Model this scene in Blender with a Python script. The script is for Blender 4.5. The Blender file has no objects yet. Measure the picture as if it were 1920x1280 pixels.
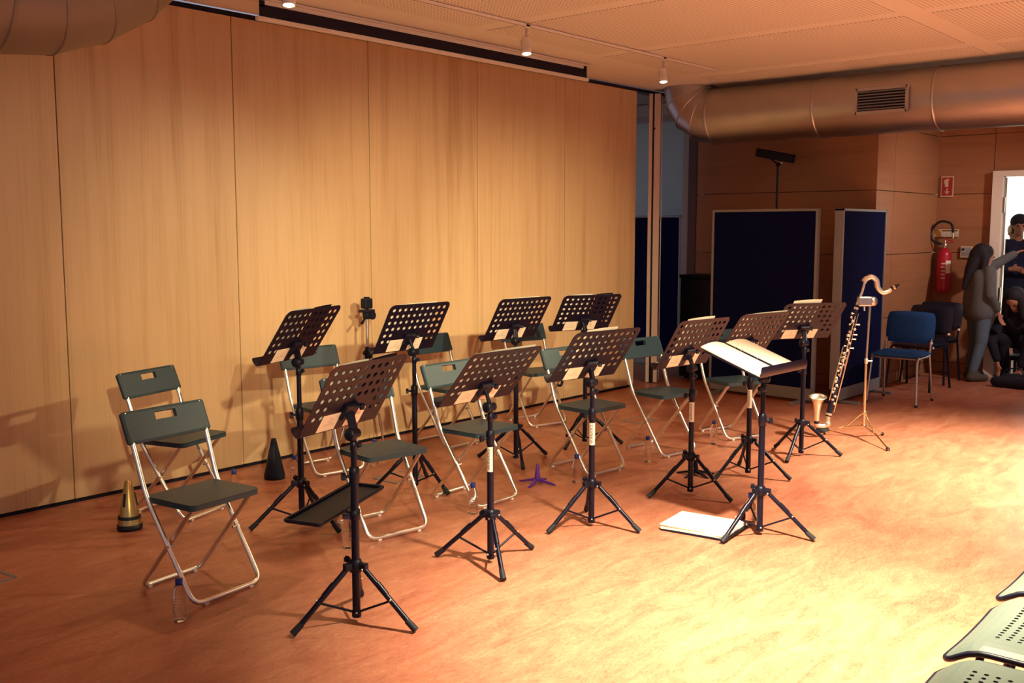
import bpy, bmesh, math, random
from mathutils import Vector, Matrix
random.seed(7)
R = math.radians; PI = math.pi
sc = bpy.context.scene
C = bpy.data.collections.new('scene'); sc.collection.children.link(C)
# ---------------------------------------------------------------- camera
cam = bpy.data.cameras.new('camera'); cam.sensor_width = 36; cam.lens = 35.44
co = bpy.data.objects.new('camera', cam); C.objects.link(co)
co.location = (0, 0, 1.6); co.rotation_euler = (R(83.66), 0, R(-49.33)); sc.camera = co
# ---------------------------------------------------------------- world and exposure
vs = sc.view_settings; vs.view_transform = 'Standard'; vs.look = 'None'; vs.gamma = 1; vs.use_curve_mapping = False
vs.exposure = 0.0
w = bpy.data.worlds.new('world'); sc.world = w; w.use_nodes = True
w.node_tree.nodes['Background'].inputs[0].default_value = (.66, .60, .72, 1)
w.node_tree.nodes['Background'].inputs[1].default_value = .48
# lamps out of the frame, built as track spotlights further down: (x, y, aim, watts, cone deg, blend)
WARM = (1.0, .84, .50)
DAYISH = (1.0, .88, .62)
SPOTS = [((.1, -1.3, 2.86), (4.5, 5.75, .62), 1350, 29, 1.0, WARM, 'white track spotlight over the audience, aimed at the middle of the partition'),
         ((2.0, -1.3, 2.86), (5.7, 5.75, .85), 1450, 30, 1.0, WARM, 'white track spotlight over the audience, aimed at the partition behind the tripod'),
         ((4.0, -1.3, 2.86), (7.2, 5.75, .75), 1350, 30, 1.0, WARM, 'white track spotlight over the audience, aimed at the far end of the partition'),
         ((7.6, 1.2, 2.86), (3.0, 5.3, .70), 460, 38, .8, WARM, 'white track spotlight near the duct, aimed across the chairs'),
         ((3.5, 1.25, 2.86), (3.75, 1.6, 0), 2700, 82, 1.0, DAYISH, 'white track spotlight above the brightest floor patch'),
         ((6.9, 1.05, 2.86), (7.1, 1.6, 0), 2500, 84, 1.0, DAYISH, 'white track spotlight above the bright floor patch near the seated person'),
         ((9.9, .9, 2.86), (10.9, 3.8, .9), 230, 74, .9, (1.0, .82, .74), 'added white fill spotlight out of frame beyond the duct, brightening the veneered corner')]  # last entry is an added fill lamp, tinted like daylight, for the dark far corner
# ---------------------------------------------------------------- materials
def mat(name, col, rough=.5, metal=0., var=.08, scale=30, bump=0., spec=.5, trans=0., ior=1.45, coat=0., sheen=0.):
    m = bpy.data.materials.new(name); m.use_nodes = True; nt = m.node_tree; b = nt.nodes['Principled BSDF']
    tc = nt.nodes.new('ShaderNodeTexCoord'); n = nt.nodes.new('ShaderNodeTexNoise'); n.inputs['Scale'].default_value = scale
    n.inputs['Detail'].default_value = 3; nt.links.new(tc.outputs['Object'], n.inputs['Vector'])
    mr = nt.nodes.new('ShaderNodeMapRange'); mr.inputs[3].default_value = 1 - var; mr.inputs[4].default_value = 1 + var
    nt.links.new(n.outputs['Fac'], mr.inputs[0])
    mx = nt.nodes.new('ShaderNodeVectorMath'); mx.operation = 'SCALE'; mx.inputs[0].default_value = col
    nt.links.new(mr.outputs[0], mx.inputs['Scale']); nt.links.new(mx.outputs[0], b.inputs['Base Color'])
    b.inputs['Roughness'].default_value = rough; b.inputs['Metallic'].default_value = metal
    b.inputs['Specular IOR Level'].default_value = spec; b.inputs['IOR'].default_value = ior
    b.inputs['Transmission Weight'].default_value = trans; b.inputs['Coat Weight'].default_value = coat
    b.inputs['Sheen Weight'].default_value = sheen
    if bump:
        bp = nt.nodes.new('ShaderNodeBump'); bp.inputs['Strength'].default_value = bump; bp.inputs['Distance'].default_value = .003
        nt.links.new(n.outputs['Fac'], bp.inputs['Height']); nt.links.new(bp.outputs[0], b.inputs['Normal'])
    return m
def ramp(nt, fac, stops):
    r = nt.nodes.new('ShaderNodeValToRGB'); e = r.color_ramp.elements
    while len(e) < len(stops): e.new(.5)
    for k, (p, c) in enumerate(stops): e[k].position = p; e[k].color = (*c, 1)
    nt.links.new(fac, r.inputs[0]); return r
def wood(name, stops, vertical=True, rough=.42, sc_=1.0, axis='X'):
    m = bpy.data.materials.new(name); m.use_nodes = True; nt = m.node_tree; b = nt.nodes['Principled BSDF']; L = nt.links.new
    tc = nt.nodes.new('ShaderNodeTexCoord'); oi = nt.nodes.new('ShaderNodeObjectInfo')
    ad = nt.nodes.new('ShaderNodeVectorMath'); ad.operation = 'ADD'
    ml = nt.nodes.new('ShaderNodeMath'); ml.operation = 'MULTIPLY'; ml.inputs[1].default_value = 37; L(oi.outputs['Random'], ml.inputs[0])
    L(tc.outputs['Object'], ad.inputs[0]); L(ml.outputs[0], ad.inputs[1])
    mp = nt.nodes.new('ShaderNodeMapping'); L(ad.outputs[0], mp.inputs['Vector'])
    mp.inputs['Scale'].default_value = (9*sc_, 9*sc_, .35*sc_) if vertical else (.35*sc_, .35*sc_, 9*sc_)
    n = nt.nodes.new('ShaderNodeTexNoise'); n.inputs['Scale'].default_value = 1.0; n.inputs['Detail'].default_value = 5; n.inputs['Distortion'].default_value = .6
    L(mp.outputs[0], n.inputs['Vector'])
    mp2 = nt.nodes.new('ShaderNodeMapping'); L(ad.outputs[0], mp2.inputs['Vector'])
    mp2.inputs['Scale'].default_value = (60, 60, 1.2) if vertical else (1.2, 1.2, 60)
    n2 = nt.nodes.new('ShaderNodeTexNoise'); n2.inputs['Scale'].default_value = 1.5; n2.inputs['Detail'].default_value = 3; L(mp2.outputs[0], n2.inputs['Vector'])
    mixf = nt.nodes.new('ShaderNodeMix'); mixf.inputs[0].default_value = .3; L(n.outputs['Fac'], mixf.inputs[2]); L(n2.outputs['Fac'], mixf.inputs[3])
    r = ramp(nt, mixf.outputs[0], stops); L(r.outputs[0], b.inputs['Base Color'])
    b.inputs['Roughness'].default_value = rough; b.inputs['Specular IOR Level'].default_value = .35
    return m
M = {}
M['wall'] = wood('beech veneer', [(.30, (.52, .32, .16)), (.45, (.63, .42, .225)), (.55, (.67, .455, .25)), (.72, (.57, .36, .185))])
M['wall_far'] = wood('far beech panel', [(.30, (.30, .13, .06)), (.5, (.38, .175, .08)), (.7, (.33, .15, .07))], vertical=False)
def floor_mat():
    m = bpy.data.materials.new('marbled linoleum'); m.use_nodes = True; nt = m.node_tree; b = nt.nodes['Principled BSDF']; L = nt.links.new
    tc = nt.nodes.new('ShaderNodeTexCoord'); mp = nt.nodes.new('ShaderNodeMapping'); L(tc.outputs['Object'], mp.inputs['Vector'])
    mp.inputs['Rotation'].default_value = (0, 0, R(12)); mp.inputs['Scale'].default_value = (1.0, 3.2, 1)
    n = nt.nodes.new('ShaderNodeTexNoise'); n.inputs['Scale'].default_value = 2.2; n.inputs['Detail'].default_value = 8; n.inputs['Roughness'].default_value = .62; n.inputs['Distortion'].default_value = 1.2
    L(mp.outputs[0], n.inputs['Vector'])
    n2 = nt.nodes.new('ShaderNodeTexNoise'); n2.inputs['Scale'].default_value = 22; n2.inputs['Detail'].default_value = 5; n2.inputs['Distortion'].default_value = 2; L(mp.outputs[0], n2.inputs['Vector'])
    mx = nt.nodes.new('ShaderNodeMix'); mx.inputs[0].default_value = .45; L(n.outputs['Fac'], mx.inputs[2]); L(n2.outputs['Fac'], mx.inputs[3])
    r = ramp(nt, mx.outputs[0], [(.32, (.29, .080, .048)), (.46, (.41, .142, .082)), (.56, (.48, .185, .108)), (.70, (.60, .285, .17))])
    L(r.outputs[0], b.inputs['Base Color']); b.inputs['Roughness'].default_value = .34; b.inputs['Specular IOR Level'].default_value = .42
    return m
M['floor'] = floor_mat()
M['ceil'] = mat('ceiling paint', (.88, .82, .70), .75, var=.03)
def perf_mat():
    m = bpy.data.materials.new('perforated board'); m.use_nodes = True; nt = m.node_tree; b = nt.nodes['Principled BSDF']; L = nt.links.new
    tc = nt.nodes.new('ShaderNodeTexCoord'); s = nt.nodes.new('ShaderNodeVectorMath'); s.operation = 'SCALE'; s.inputs['Scale'].default_value = 1/.030
    L(tc.outputs['Object'], s.inputs[0]); f = nt.nodes.new('ShaderNodeVectorMath'); f.operation = 'FRACTION'; L(s.outputs[0], f.inputs[0])
    sb = nt.nodes.new('ShaderNodeVectorMath'); sb.operation = 'SUBTRACT'; sb.inputs[1].default_value = (.5, .5, 0); L(f.outputs[0], sb.inputs[0])
    mu = nt.nodes.new('ShaderNodeVectorMath'); mu.operation = 'MULTIPLY'; mu.inputs[1].default_value = (1, 1, 0); L(sb.outputs[0], mu.inputs[0])
    ln = nt.nodes.new('ShaderNodeVectorMath'); ln.operation = 'LENGTH'; L(mu.outputs[0], ln.inputs[0])
    r = ramp(nt, ln.outputs['Value'], [(.20, (.46, .40, .32)), (.30, (.88, .82, .70))]); L(r.outputs[0], b.inputs['Base Color'])
    b.inputs['Roughness'].default_value = .8; return m
M['perf'] = perf_mat()
M['black'] = mat('black coated steel', (.0045, .0045, .016), .34, spec=.32)
M['blackp'] = mat('black plastic', (.005, .005, .015), .42, spec=.3)
M['desk'] = mat('black sheet metal', (.0055, .004, .014), .36, spec=.34)
M['chair'] = mat('dark grey green plastic', (.020, .047, .066), .45, var=.12, scale=60, bump=.15)
M['chrome'] = mat('galvanised tube', (.84, .82, .78), .30, 1.0, var=.05)
M['steel'] = mat('brushed steel', (.55, .50, .46), .32, 1.0, var=.08)
M['gold'] = mat('warm plated metal', (.95, .74, .45), .2, 1.0, var=.05)
M['silver'] = mat('silver plated', (.97, .93, .80), .36, 1.0, var=.04)
def duct_mat():
    m = mat('duct sheet metal', (.50, .47, .46), .38, 1.0, var=.10, scale=5); return m
M['duct'] = duct_mat()
M['duct2'] = mat('dull duct', (.30, .24, .18), .6, .5, var=.1, scale=4)
M['paper'] = mat('sheet paper', (.86, .80, .66), .8, var=.02)
M['sticker'] = mat('sticker paper', (.80, .66, .50), .6, var=.02)
M['ink'] = mat('printed ink', (.36, .27, .20), .7)
M['ink2'] = mat('dark ink', (.010, .008, .020), .5, spec=.25)
M['navy'] = mat('navy fabric', (.0040, .0062, .042), .95, var=.25, scale=250, spec=.1)
M['alu'] = mat('grey aluminium', (.24, .25, .26), .45, .3)
M['blue'] = mat('blue woven fabric', (.016, .075, .26), .9, var=.25, scale=220, bump=.2, spec=.2)
M['vinyl'] = mat('black vinyl', (.006, .009, .024), .38, spec=.35)
M['red'] = mat('red enamel', (.42, .012, .03), .3)
M['white'] = mat('white paint', (.80, .74, .62), .5, var=.03)
M['signred'] = mat('sign red', (.38, .03, .03), .5)
M['signcream'] = mat('sign cream', (.66, .50, .32), .5)
M['yellow'] = mat('sign yellow', (.62, .46, .16), .5)
M['grey'] = mat('grey plastic', (.34, .32, .30), .5)
M['teal'] = mat('grey blue wall', (.46, .60, .62), .8, var=.04)
M['cream'] = mat('cream profile', (.62, .48, .36), .4, .0)
M['darkwood'] = mat('dark trim', (.10, .05, .04), .5)
M['mutegold'] = mat('gold mute', (.52, .36, .13), .3, .75, var=.15, scale=12)
M['mutetape'] = mat('black tape', (.012, .012, .022), .5)
M['purple'] = mat('purple plastic', (.10, .018, .30), .4)
M['cap'] = mat('blue cap', (.012, .03, .26), .35)
M['pet'] = mat('clear plastic', (.96, .97, .95), .03, trans=1.0, ior=1.28, var=.0)
M['seatgrey'] = mat('pale grey plastic', (.10, .125, .105), .5, var=.05, spec=.25)
M['skin'] = mat('skin', (.45, .20, .12), .55)
M['hair'] = mat('dark hair', (.010, .007, .012), .75, var=.4, scale=60)
M['sweater'] = mat('grey wool', (.105, .105, .105), .95, var=.2, scale=90, bump=.4)
M['jeans'] = mat('faded denim', (.085, .125, .17), .9, var=.25, scale=40, bump=.2)
M['shoe'] = mat('olive suede', (.075, .065, .045), .9)
M['blackcloth'] = mat('black cloth', (.007, .007, .016), .9, var=.3)
M['navycloth'] = mat('navy coat', (.010, .010, .035), .9, var=.3)
M['pale'] = mat('pale knit', (.75, .66, .46), .9, var=.2)
M['rubber'] = mat('rubber', (.010, .010, .016), .7)
M['lampglass'] = None
def emit(name, col, s):
    m = bpy.data.materials.new(name); m.use_nodes = True; nt = m.node_tree; b = nt.nodes['Principled BSDF']
    n = nt.nodes.new('ShaderNodeTexNoise'); n.inputs['Scale'].default_value = 3
    r = ramp(nt, n.outputs['Fac'], [(0, tuple(.96*c for c in col)), (1, col)]); nt.links.new(r.outputs[0], b.inputs['Emission Color'])
    b.inputs['Base Color'].default_value = (*col, 1); b.inputs['Emission Strength'].default_value = s; return m
M['lampglass'] = emit('lit lamp glass', (1, .86, .50), 9)
M['doorway_glow'] = emit('doorway glow pane', (1, .95, .74), 2.6)
# ---------------------------------------------------------------- mesh helpers
class MB:
    def __init__(s): s.v = []; s.f = []; s.m = []; s.sm = []
    def add(s, vs, fs, mi=0, smooth=False):
        o = len(s.v); s.v += [tuple(v) for v in vs]; s.f += [tuple(i+o for i in f) for f in fs]; s.m += [mi]*len(fs); s.sm += [smooth]*len(fs); return s
    def box(s, c, d, rot=None, mi=0, bev=0.):
        x, y, z = (k/2 for k in d)
        if bev:
            b = min(bev, x*.99, y*.99, z*.99); bm = bmesh.new(); bmesh.ops.create_cube(bm, size=1)
            for v in bm.verts: v.co = (v.co.x*d[0], v.co.y*d[1], v.co.z*d[2])
            bmesh.ops.bevel(bm, geom=bm.edges[:], offset=b, segments=2, affect='EDGES', profile=.5)
            bm.verts.index_update(); vs_ = [v.co.copy() for v in bm.verts]; fs = [[v.index for v in f.verts] for f in bm.faces]; bm.free()
        else:
            vs_ = [Vector((i*x, j*y, k*z)) for i in (-1, 1) for j in (-1, 1) for k in (-1, 1)]
            fs = [(0, 1, 3, 2), (4, 6, 7, 5), (0, 4, 5, 1), (2, 3, 7, 6), (0, 2, 6, 4), (1, 5, 7, 3)]
        mt = Matrix.Translation(c) @ (rot.to_4x4() if rot else Matrix())
        return s.add([mt @ v for v in vs_], fs, mi)
    def tube(s, pts, r, n=10, mi=0, cap=True, closed=False):
        pts = [Vector(p) for p in pts]; k = len(pts); rs = r if isinstance(r, (list, tuple)) else [r]*k
        vs_ = []; fs = []; up = None
        for i, p in enumerate(pts):
            if closed: t = (pts[(i+1) % k]-pts[i-1]).normalized()
            else: t = ((pts[min(i+1, k-1)]-p).normalized() + (p-pts[max(i-1, 0)]).normalized()).normalized()
            if up is None: up = t.orthogonal().normalized()
            a = (up - t*up.dot(t)).normalized(); up = a; b = t.cross(a)
            vs_ += [p + (a*math.cos(2*PI*j/n)+b*math.sin(2*PI*j/n))*rs[i] for j in range(n)]
        for i in range(k if closed else k-1):
            o, q = i*n, ((i+1) % k)*n
            fs += [(o+j, o+(j+1) % n, q+(j+1) % n, q+j) for j in range(n)]
        s.add(vs_, fs, mi, True)
        if cap and not closed: s.add([v for v in vs_[:n]], [tuple(range(n))[::-1]], mi); s.add(vs_[-n:], [tuple(range(n))], mi)
        return s
    def lathe(s, prof, n=20, mi=0, c=(0, 0, 0), mt=None, cap=True):
        mt = mt or Matrix(); c = Vector(c); k = len(prof)
        vs_ = [mt @ Vector((r*math.cos(2*PI*j/n), r*math.sin(2*PI*j/n), z)) + c for r, z in prof for j in range(n)]
        fs = [(i*n+j, i*n+(j+1) % n, (i+1)*n+(j+1) % n, (i+1)*n+j) for i in range(k-1) for j in range(n)]
        s.add(vs_, fs, mi, True)
        if cap:
            if prof[0][0] > 1e-6: s.add(vs_[:n], [tuple(range(n))[::-1]], mi)
            if prof[-1][0] > 1e-6: s.add(vs_[-n:], [tuple(range(n))], mi)
        return s
    def prism(s, poly, z0, z1, mt=None, mi=0):
        mt = mt or Matrix(); n = len(poly)
        vs_ = [mt @ Vector((x, y, z)) for z in (z0, z1) for x, y in poly]
        return s.add(vs_, [tuple(range(n))[::-1], tuple(range(n, 2*n))] + [(i, (i+1) % n, n+(i+1) % n, n+i) for i in range(n)], mi)
    def ball(s, c, r, n=12, mi=0, sc=(1, 1, 1)):
        pr_ = [(max(1e-5, math.sin(PI*i/8)), -math.cos(PI*i/8)) for i in range(9)]
        return s.lathe([(a*r, b*r) for a, b in pr_], n, mi, c, Matrix.Diagonal((*sc, 1)), False)
    def mesh(s, name, mats):
        me = bpy.data.meshes.new(name); me.from_pydata(s.v, [], s.f)
        for m in (mats if isinstance(mats, list) else [mats]): me.materials.append(m)
        for p, mi, sm in zip(me.polygons, s.m, s.sm): p.material_index = mi; p.use_smooth = sm
        me.update(); return me
    def build(s, name, mats, parent=None, loc=(0, 0, 0), rz=0):
        return link(name, s.mesh(name, mats), parent, loc, rz)
def link(name, me, parent=None, loc=(0, 0, 0), rz=0):
    o = bpy.data.objects.new(name, me); C.objects.link(o); o.parent = parent; o.location = loc; o.rotation_euler = (0, 0, rz); return o
def tag(o, label, cat=None, group=None, kind=None):
    if label: o['label'] = label
    if cat: o['category'] = cat
    if group: o['group'] = group
    if kind: o['kind'] = kind
    return o
def thing(name, label, cat, loc=(0, 0, 0), rz=0, group=None):
    return tag(link(name, None, None, loc, rz), label, cat, group)
def struct(o, label=None): return tag(o, label, None, None, 'structure')
def copy_tree(o, parent=None):
    c = o.copy(); C.objects.link(c); c.parent = parent
    for ch in list(o.children):
        copy_tree(ch, c)
    return c
def rrect(w_, h_, r, seg=5):
    pts = []
    rr = r if isinstance(r, (list, tuple)) else [r]*4          # corners: +x+y, -x+y, -x-y, +x-y
    for k, (sx, sy) in enumerate(((1, 1), (-1, 1), (-1, -1), (1, -1))):
        q = max(rr[k], 1e-4)
        for i in range(seg+1):
            a = PI/2*k + PI/2*i/seg; pts.append((sx*(w_/2-q)+q*math.cos(a), sy*(h_/2-q)+q*math.sin(a)))
    return pts
def fillet(pts, rad, seg=6):
    out = [Vector(pts[0])]
    for i in range(1, len(pts)-1):
        p = Vector(pts[i]); a = Vector(pts[i-1])-p; b = Vector(pts[i+1])-p; d = min(rad, a.length*.49, b.length*.49)
        p0 = p+a.normalized()*d; p1 = p+b.normalized()*d
        for k in range(seg+1):
            t = k/seg; out.append((1-t)**2*p0+2*t*(1-t)*p+t*t*p1)
    out.append(Vector(pts[-1])); return out
def text_mesh(txt, size):
    cu = bpy.data.curves.new('writing', 'FONT'); cu.body = txt; cu.size = size; cu.align_x = 'CENTER'; cu.align_y = 'CENTER'
    o = bpy.data.objects.new('writing', cu); C.objects.link(o); dg = bpy.context.evaluated_depsgraph_get()
    me = o.evaluated_get(dg).to_mesh(); vs_ = [v.co.copy() for v in me.vertices]; fs = [tuple(p.vertices) for p in me.polygons]
    o.evaluated_get(dg).to_mesh_clear(); bpy.data.objects.remove(o); bpy.data.curves.remove(cu); return vs_, fs
# ================================================================= the room
# floor
struct(MB().box((5.5, 2.4, -.05), (19, 14, .1)).build('floor', M['floor']), 'glossy rust orange marbled linoleum floor')
# floor box covers: thin inset frames
def floor_box(c, label, w_=.24, d=.2, rz=0.):
    o = thing('floor_box', label, 'floor box', (c[0], c[1], 0), rz, 'floor socket covers')
    m = MB()
    for a, b, e, f in ((0, d/2, w_, .018), (0, -d/2, w_, .018), (w_/2, 0, .018, d), (-w_/2, 0, .018, d)): m.box((a, b, .0015), (e, f, .003))
    m.build('rim', M['alu'], o); MB().box((0, 0, .0008), (w_-.02, d-.02, .0016)).build('lid', M['floor'], o)
floor_box((1.80, 4.77), 'grey rimmed floor socket cover lying apart from the chairs on the dark floor', rz=.1)
floor_box((4.38, 4.74), 'grey rimmed floor socket cover under a stand near the small tripod', rz=.05)
floor_box((7.05, 4.64), 'grey rimmed floor socket cover between the wooden wall and the blue screen', rz=.05)
# sliding wooden partition on the left
WY = 5.748
wl = struct(link('wall_left', None, None, (0, WY, 0)), 'beech veneer sliding partition of tall vertical panels')
seams = [-3.12, -1.95, -.78, .39, 1.56, 2.73, 3.90, 5.067, 6.25, 7.435, 8.606]
for a, b in zip(seams[:-1], seams[1:]):
    ww = b-a-.006
    MB().box((0, 0, 0), (ww, .09, 2.95), bev=.002).build('panel', M['wall'], wl, ((a+b)/2, .045, 1.4935))
MB().box((2.74, .055, 1.48), (11.7, .04, 2.96)).box((2.74, .02, .008), (11.7, .06, .016)).build('seal_strip', M['blackp'], wl)
struct(MB().box((3.3, WY+.05, 2.985), (13.2, .10, .03)).build('trim_1', M['blackp']), 'black ceiling track slot above the partition')
# ceiling
ce = struct(link('ceiling', None), 'warm painted ceiling with perforated acoustic fields')
MB().box((4.4, 1.1, 3.06), (15, 9.3, .10)).build('ceiling_board', M['ceil'], ce)
x = 8.38-1.45*6
while x < 10:
    for y0, y1 in ((2.52, 4.95), (-.10, 2.34), (-2.75, -.30)):
        wx = 1.29 if x < 8 else .55
        MB().box((0, 0, 0), (wx, y1-y0, .006)).build('perforated_field', M['perf'], ce, (x+wx/2, (y0+y1)/2, 3.0085))
    x += 1.45
# retracted projection screen hanging out of the ceiling
ps = thing('projection_screen', 'white projection screen with black border hanging just below the ceiling', 'projection screen', (5.475, 5.3, 2.867))
W_ = 3.36
MB().box((0, 0, .0135), (W_+.03, .034, .027), bev=.006).build('bottom_bar', M['white'], ps)
MB().box((0, 0, .0785), (W_-.01, .004, .106)).build('fabric', M['white'], ps)
MB().box((0, -.003, .0635), (W_-.01, .003, .073)).box((-W_/2+.025, -.003, .110), (.04, .003, .046)).box((W_/2-.025, -.003, .110), (.04, .003, .046)).build('black_border', M['ink2'], ps)
MB().box((0, .02, .131), (W_+.06, .10, .012)).build('ceiling_slot', M['white'], ps)
# parked partition panel and opening to the next room
pp = thing('parked_panel', 'parked partition panel standing edge-on with cream profile and black groove', 'partition panel', (8.885, 5.70, 0), R(33))
MB().box((.32, 0, 1.49), (.60, .10, 2.94)).build('panel_body', M['darkwood'], pp)
MB().box((.01, .052, 1.49), (.03, .034, 2.96)).build('edge_profile', M['cream'], pp)
MB().box((.01, -.016, 1.49), (.03, .062, 2.96)).build('edge_profile', M['cream'], pp)
MB().box((.012, .025, 1.49), (.02, .022, 2.96)).box((-.008, .006, .10), (.012, .028, .18)).box((-.006, .02, 2.62), (.008, .03, .02)).build('groove', M['blackp'], pp)
MB().tube([(.012, -.064, .04), (.012, -.064, 2.95)], .006, 6).build('guide_rod', M['steel'], pp)
# far walls
X1, X2, YP = 9.891, 11.689, 3.81
def panel_wall(name, label, org, ux, length, rows, thick=.04, vs_=(), inset=.07):
    """rows of horizontal veneer boards: org is the floor corner, ux the direction along the wall, boards face ux x z"""
    o = struct(link(name, None, None, org, math.atan2(ux[1], ux[0])), label)
    for z0, z1 in zip(rows[:-1], rows[1:]):
        cuts = [0, *vs_, length]
        for a, b in zip(cuts[:-1], cuts[1:]):
            MB().box((0, 0, 0), (b-a-.006, thick, z1-z0-.006), bev=.0015).build('board', M['wall_far'], o, ((a+b)/2, thick/2+.01, (z0+z1)/2))
    MB().box((length/2, .045+thick, rows[-1]/2), (length-2*inset, .06, rows[-1])).build('backing', M['darkwood'], o)
    return o
rows = [.0, .12, .70, 1.345, 1.985, 2.62, 3.0]
# local +y is the hidden side of the wall
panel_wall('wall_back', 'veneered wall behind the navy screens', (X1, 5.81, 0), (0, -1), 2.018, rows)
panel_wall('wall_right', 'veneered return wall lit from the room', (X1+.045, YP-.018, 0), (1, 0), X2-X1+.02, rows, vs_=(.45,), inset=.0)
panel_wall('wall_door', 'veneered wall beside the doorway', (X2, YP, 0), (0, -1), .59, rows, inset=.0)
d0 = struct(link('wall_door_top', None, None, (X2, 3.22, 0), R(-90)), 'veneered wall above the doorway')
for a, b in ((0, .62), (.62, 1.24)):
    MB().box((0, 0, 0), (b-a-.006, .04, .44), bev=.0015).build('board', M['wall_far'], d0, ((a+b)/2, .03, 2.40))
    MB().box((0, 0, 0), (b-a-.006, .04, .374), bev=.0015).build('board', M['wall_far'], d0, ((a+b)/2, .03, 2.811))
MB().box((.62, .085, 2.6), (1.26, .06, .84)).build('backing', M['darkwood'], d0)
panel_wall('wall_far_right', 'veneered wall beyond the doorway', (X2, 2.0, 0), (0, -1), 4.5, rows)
struct(MB().box((X1+.06, 5.86, 1.5), (.12, .10, 3.0)).build('trim_2', M['darkwood']), 'dark brown door post at the end of the veneered wall')
struct(MB().box((X1+.08, 5.955, 1.5), (.10, .09, 3.0)).build('trim_3', M['grey']), 'pale grey post beside the opening')
# doorway
dj = struct(link('door_1', None, None, (X2, 0, 0)), 'pale door frame of the bright doorway')
MB().box((-.01, 3.155, 1.08), (.12, .11, 2.16), bev=.004).build('jamb', M['white'], dj)
MB().box((.01, 3.09, 1.08), (.05, .03, 2.14)).build('door_stop', M['steel'], dj)
MB().box((-.055, 3.085, 1.86), (.02, .02, .16)).box((-.055, 3.085, .9), (.02, .02, .16)).build('hinge', M['steel'], dj)
MB().box((-.01, 2.05, 1.08), (.12, .11, 2.16), bev=.004).build('jamb', M['white'], dj)
MB().box((-.01, 2.60, 2.19), (.12, 1.22, .06), bev=.004).build('head', M['white'], dj)
struct(MB().box((14.6, 2.9, 1.5), (.06, 3.6, 3.0)).build('wall_lobby', M['white']), 'white lobby wall seen through the doorway')
struct(MB().box((13.2, 4.65, 1.5), (2.9, .06, 3.0)).build('wall_lobby_side', M['white']), 'white side wall of the lobby')
lw = struct(link('glow_pane_1', None, None, (14.55, 2.6, 0)), 'large glowing pane added in the lobby to brighten the doorway')  # added emissive pane that makes the door opening bright white
MB().box((0, 0, 1.55), (.02, 2.6, 2.3)).build('pane', M['doorway_glow'], lw)
MB().box((-.02, 0, 2.72), (.05, 2.7, .06)).box((-.02, 0, .4), (.05, 2.7, .06)).box((-.02, 1.32, 1.55), (.05, .06, 2.4)).box((-.02, -1.32, 1.55), (.05, .06, 2.4)).build('glow_frame', M['white'], lw)
# next room behind the partition
struct(MB().box((10.95, 7.6, 1.5), (.06, 3.4, 3.0)).build('wall_storage', M['teal']), 'grey blue wall of the room behind the partition')
struct(MB().box((9.5, 7.6, 3.03), (3.0, 3.3, .06)).box((10.4, 7.6, 2.93), (.08, 3.3, .12)).box((9.8, 7.6, 2.93), (.08, 3.3, .12)).build('ceiling_storage', M['grey']), 'low beamed ceiling of the room behind the partition')
def office_screen(label, a, b, h, feet=True, thick=.055, group='navy office screens'):
    a = Vector((*a, 0)); b = Vector((*b, 0)); L_ = (b-a).length; rz = math.atan2((b-a).y, (b-a).x)
    o = thing('office_screen', label, 'screen', a, rz, group)
    z0 = .03
    MB().box((L_/2, 0, z0+.10+(h-z0-.12)/2), (L_-.04, thick*.7, h-z0-.12)).build('fabric_panel', M['navy'], o)
    MB().box((L_/2, 0, z0+.055), (L_, thick, .11), bev=.004).build('bottom_rail', M['alu'], o)
    MB().box((L_/2, 0, h-.012), (L_, thick, .024), bev=.004).build('top_rail', M['alu'], o)
    MB().box((.012, 0, h/2+.015), (.024, thick, h-.03), bev=.004).build('side_rail', M['alu'], o)
    MB().box((L_-.012, 0, h/2+.015), (.024, thick, h-.03), bev=.004).build('side_rail', M['alu'], o)
    if feet:
        for x_ in (.12, L_-.12):
            MB().box((x_, 0, .012), (.05, .40, .024), bev=.005).box((x_, 0, .03), (.04, .05, .03)).build('foot', M['alu'], o)
    return o
office_screen('wide navy office screen facing the ensemble, behind the music stands', (8.828, 4.982), (8.779, 3.876), 1.79)
office_screen('navy office screen standing against the veneered corner, beside the blue chair', (8.88, 3.735), (9.93, 3.735), 1.79, thick=.085)
office_screen('navy office screen seen through the gap beside the parked partition panel', (10.02, 6.06), (9.98, 7.20), 1.76, False)
# dark flight case behind the screen
fc = thing('equipment_case', 'black equipment case standing behind the wide navy screen', 'case', (9.62, 5.33, 0))
MB().box((0, 0, .55), (.42, .74, 1.06), bev=.012).build('case_body', M['vinyl'], fc)
MB().box((0, 0, 1.10), (.44, .76, .04), bev=.01).build('case_lid', M['blackp'], fc)
for sx in (-1, 1):
    for sy in (-1, 1): MB().lathe([(.001, -.02), (.022, -.02), (.022, .0), (.001, .0)], 10, c=(sx*.17, sy*.3, .02)).build('caster', M['rubber'], fc)
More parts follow.
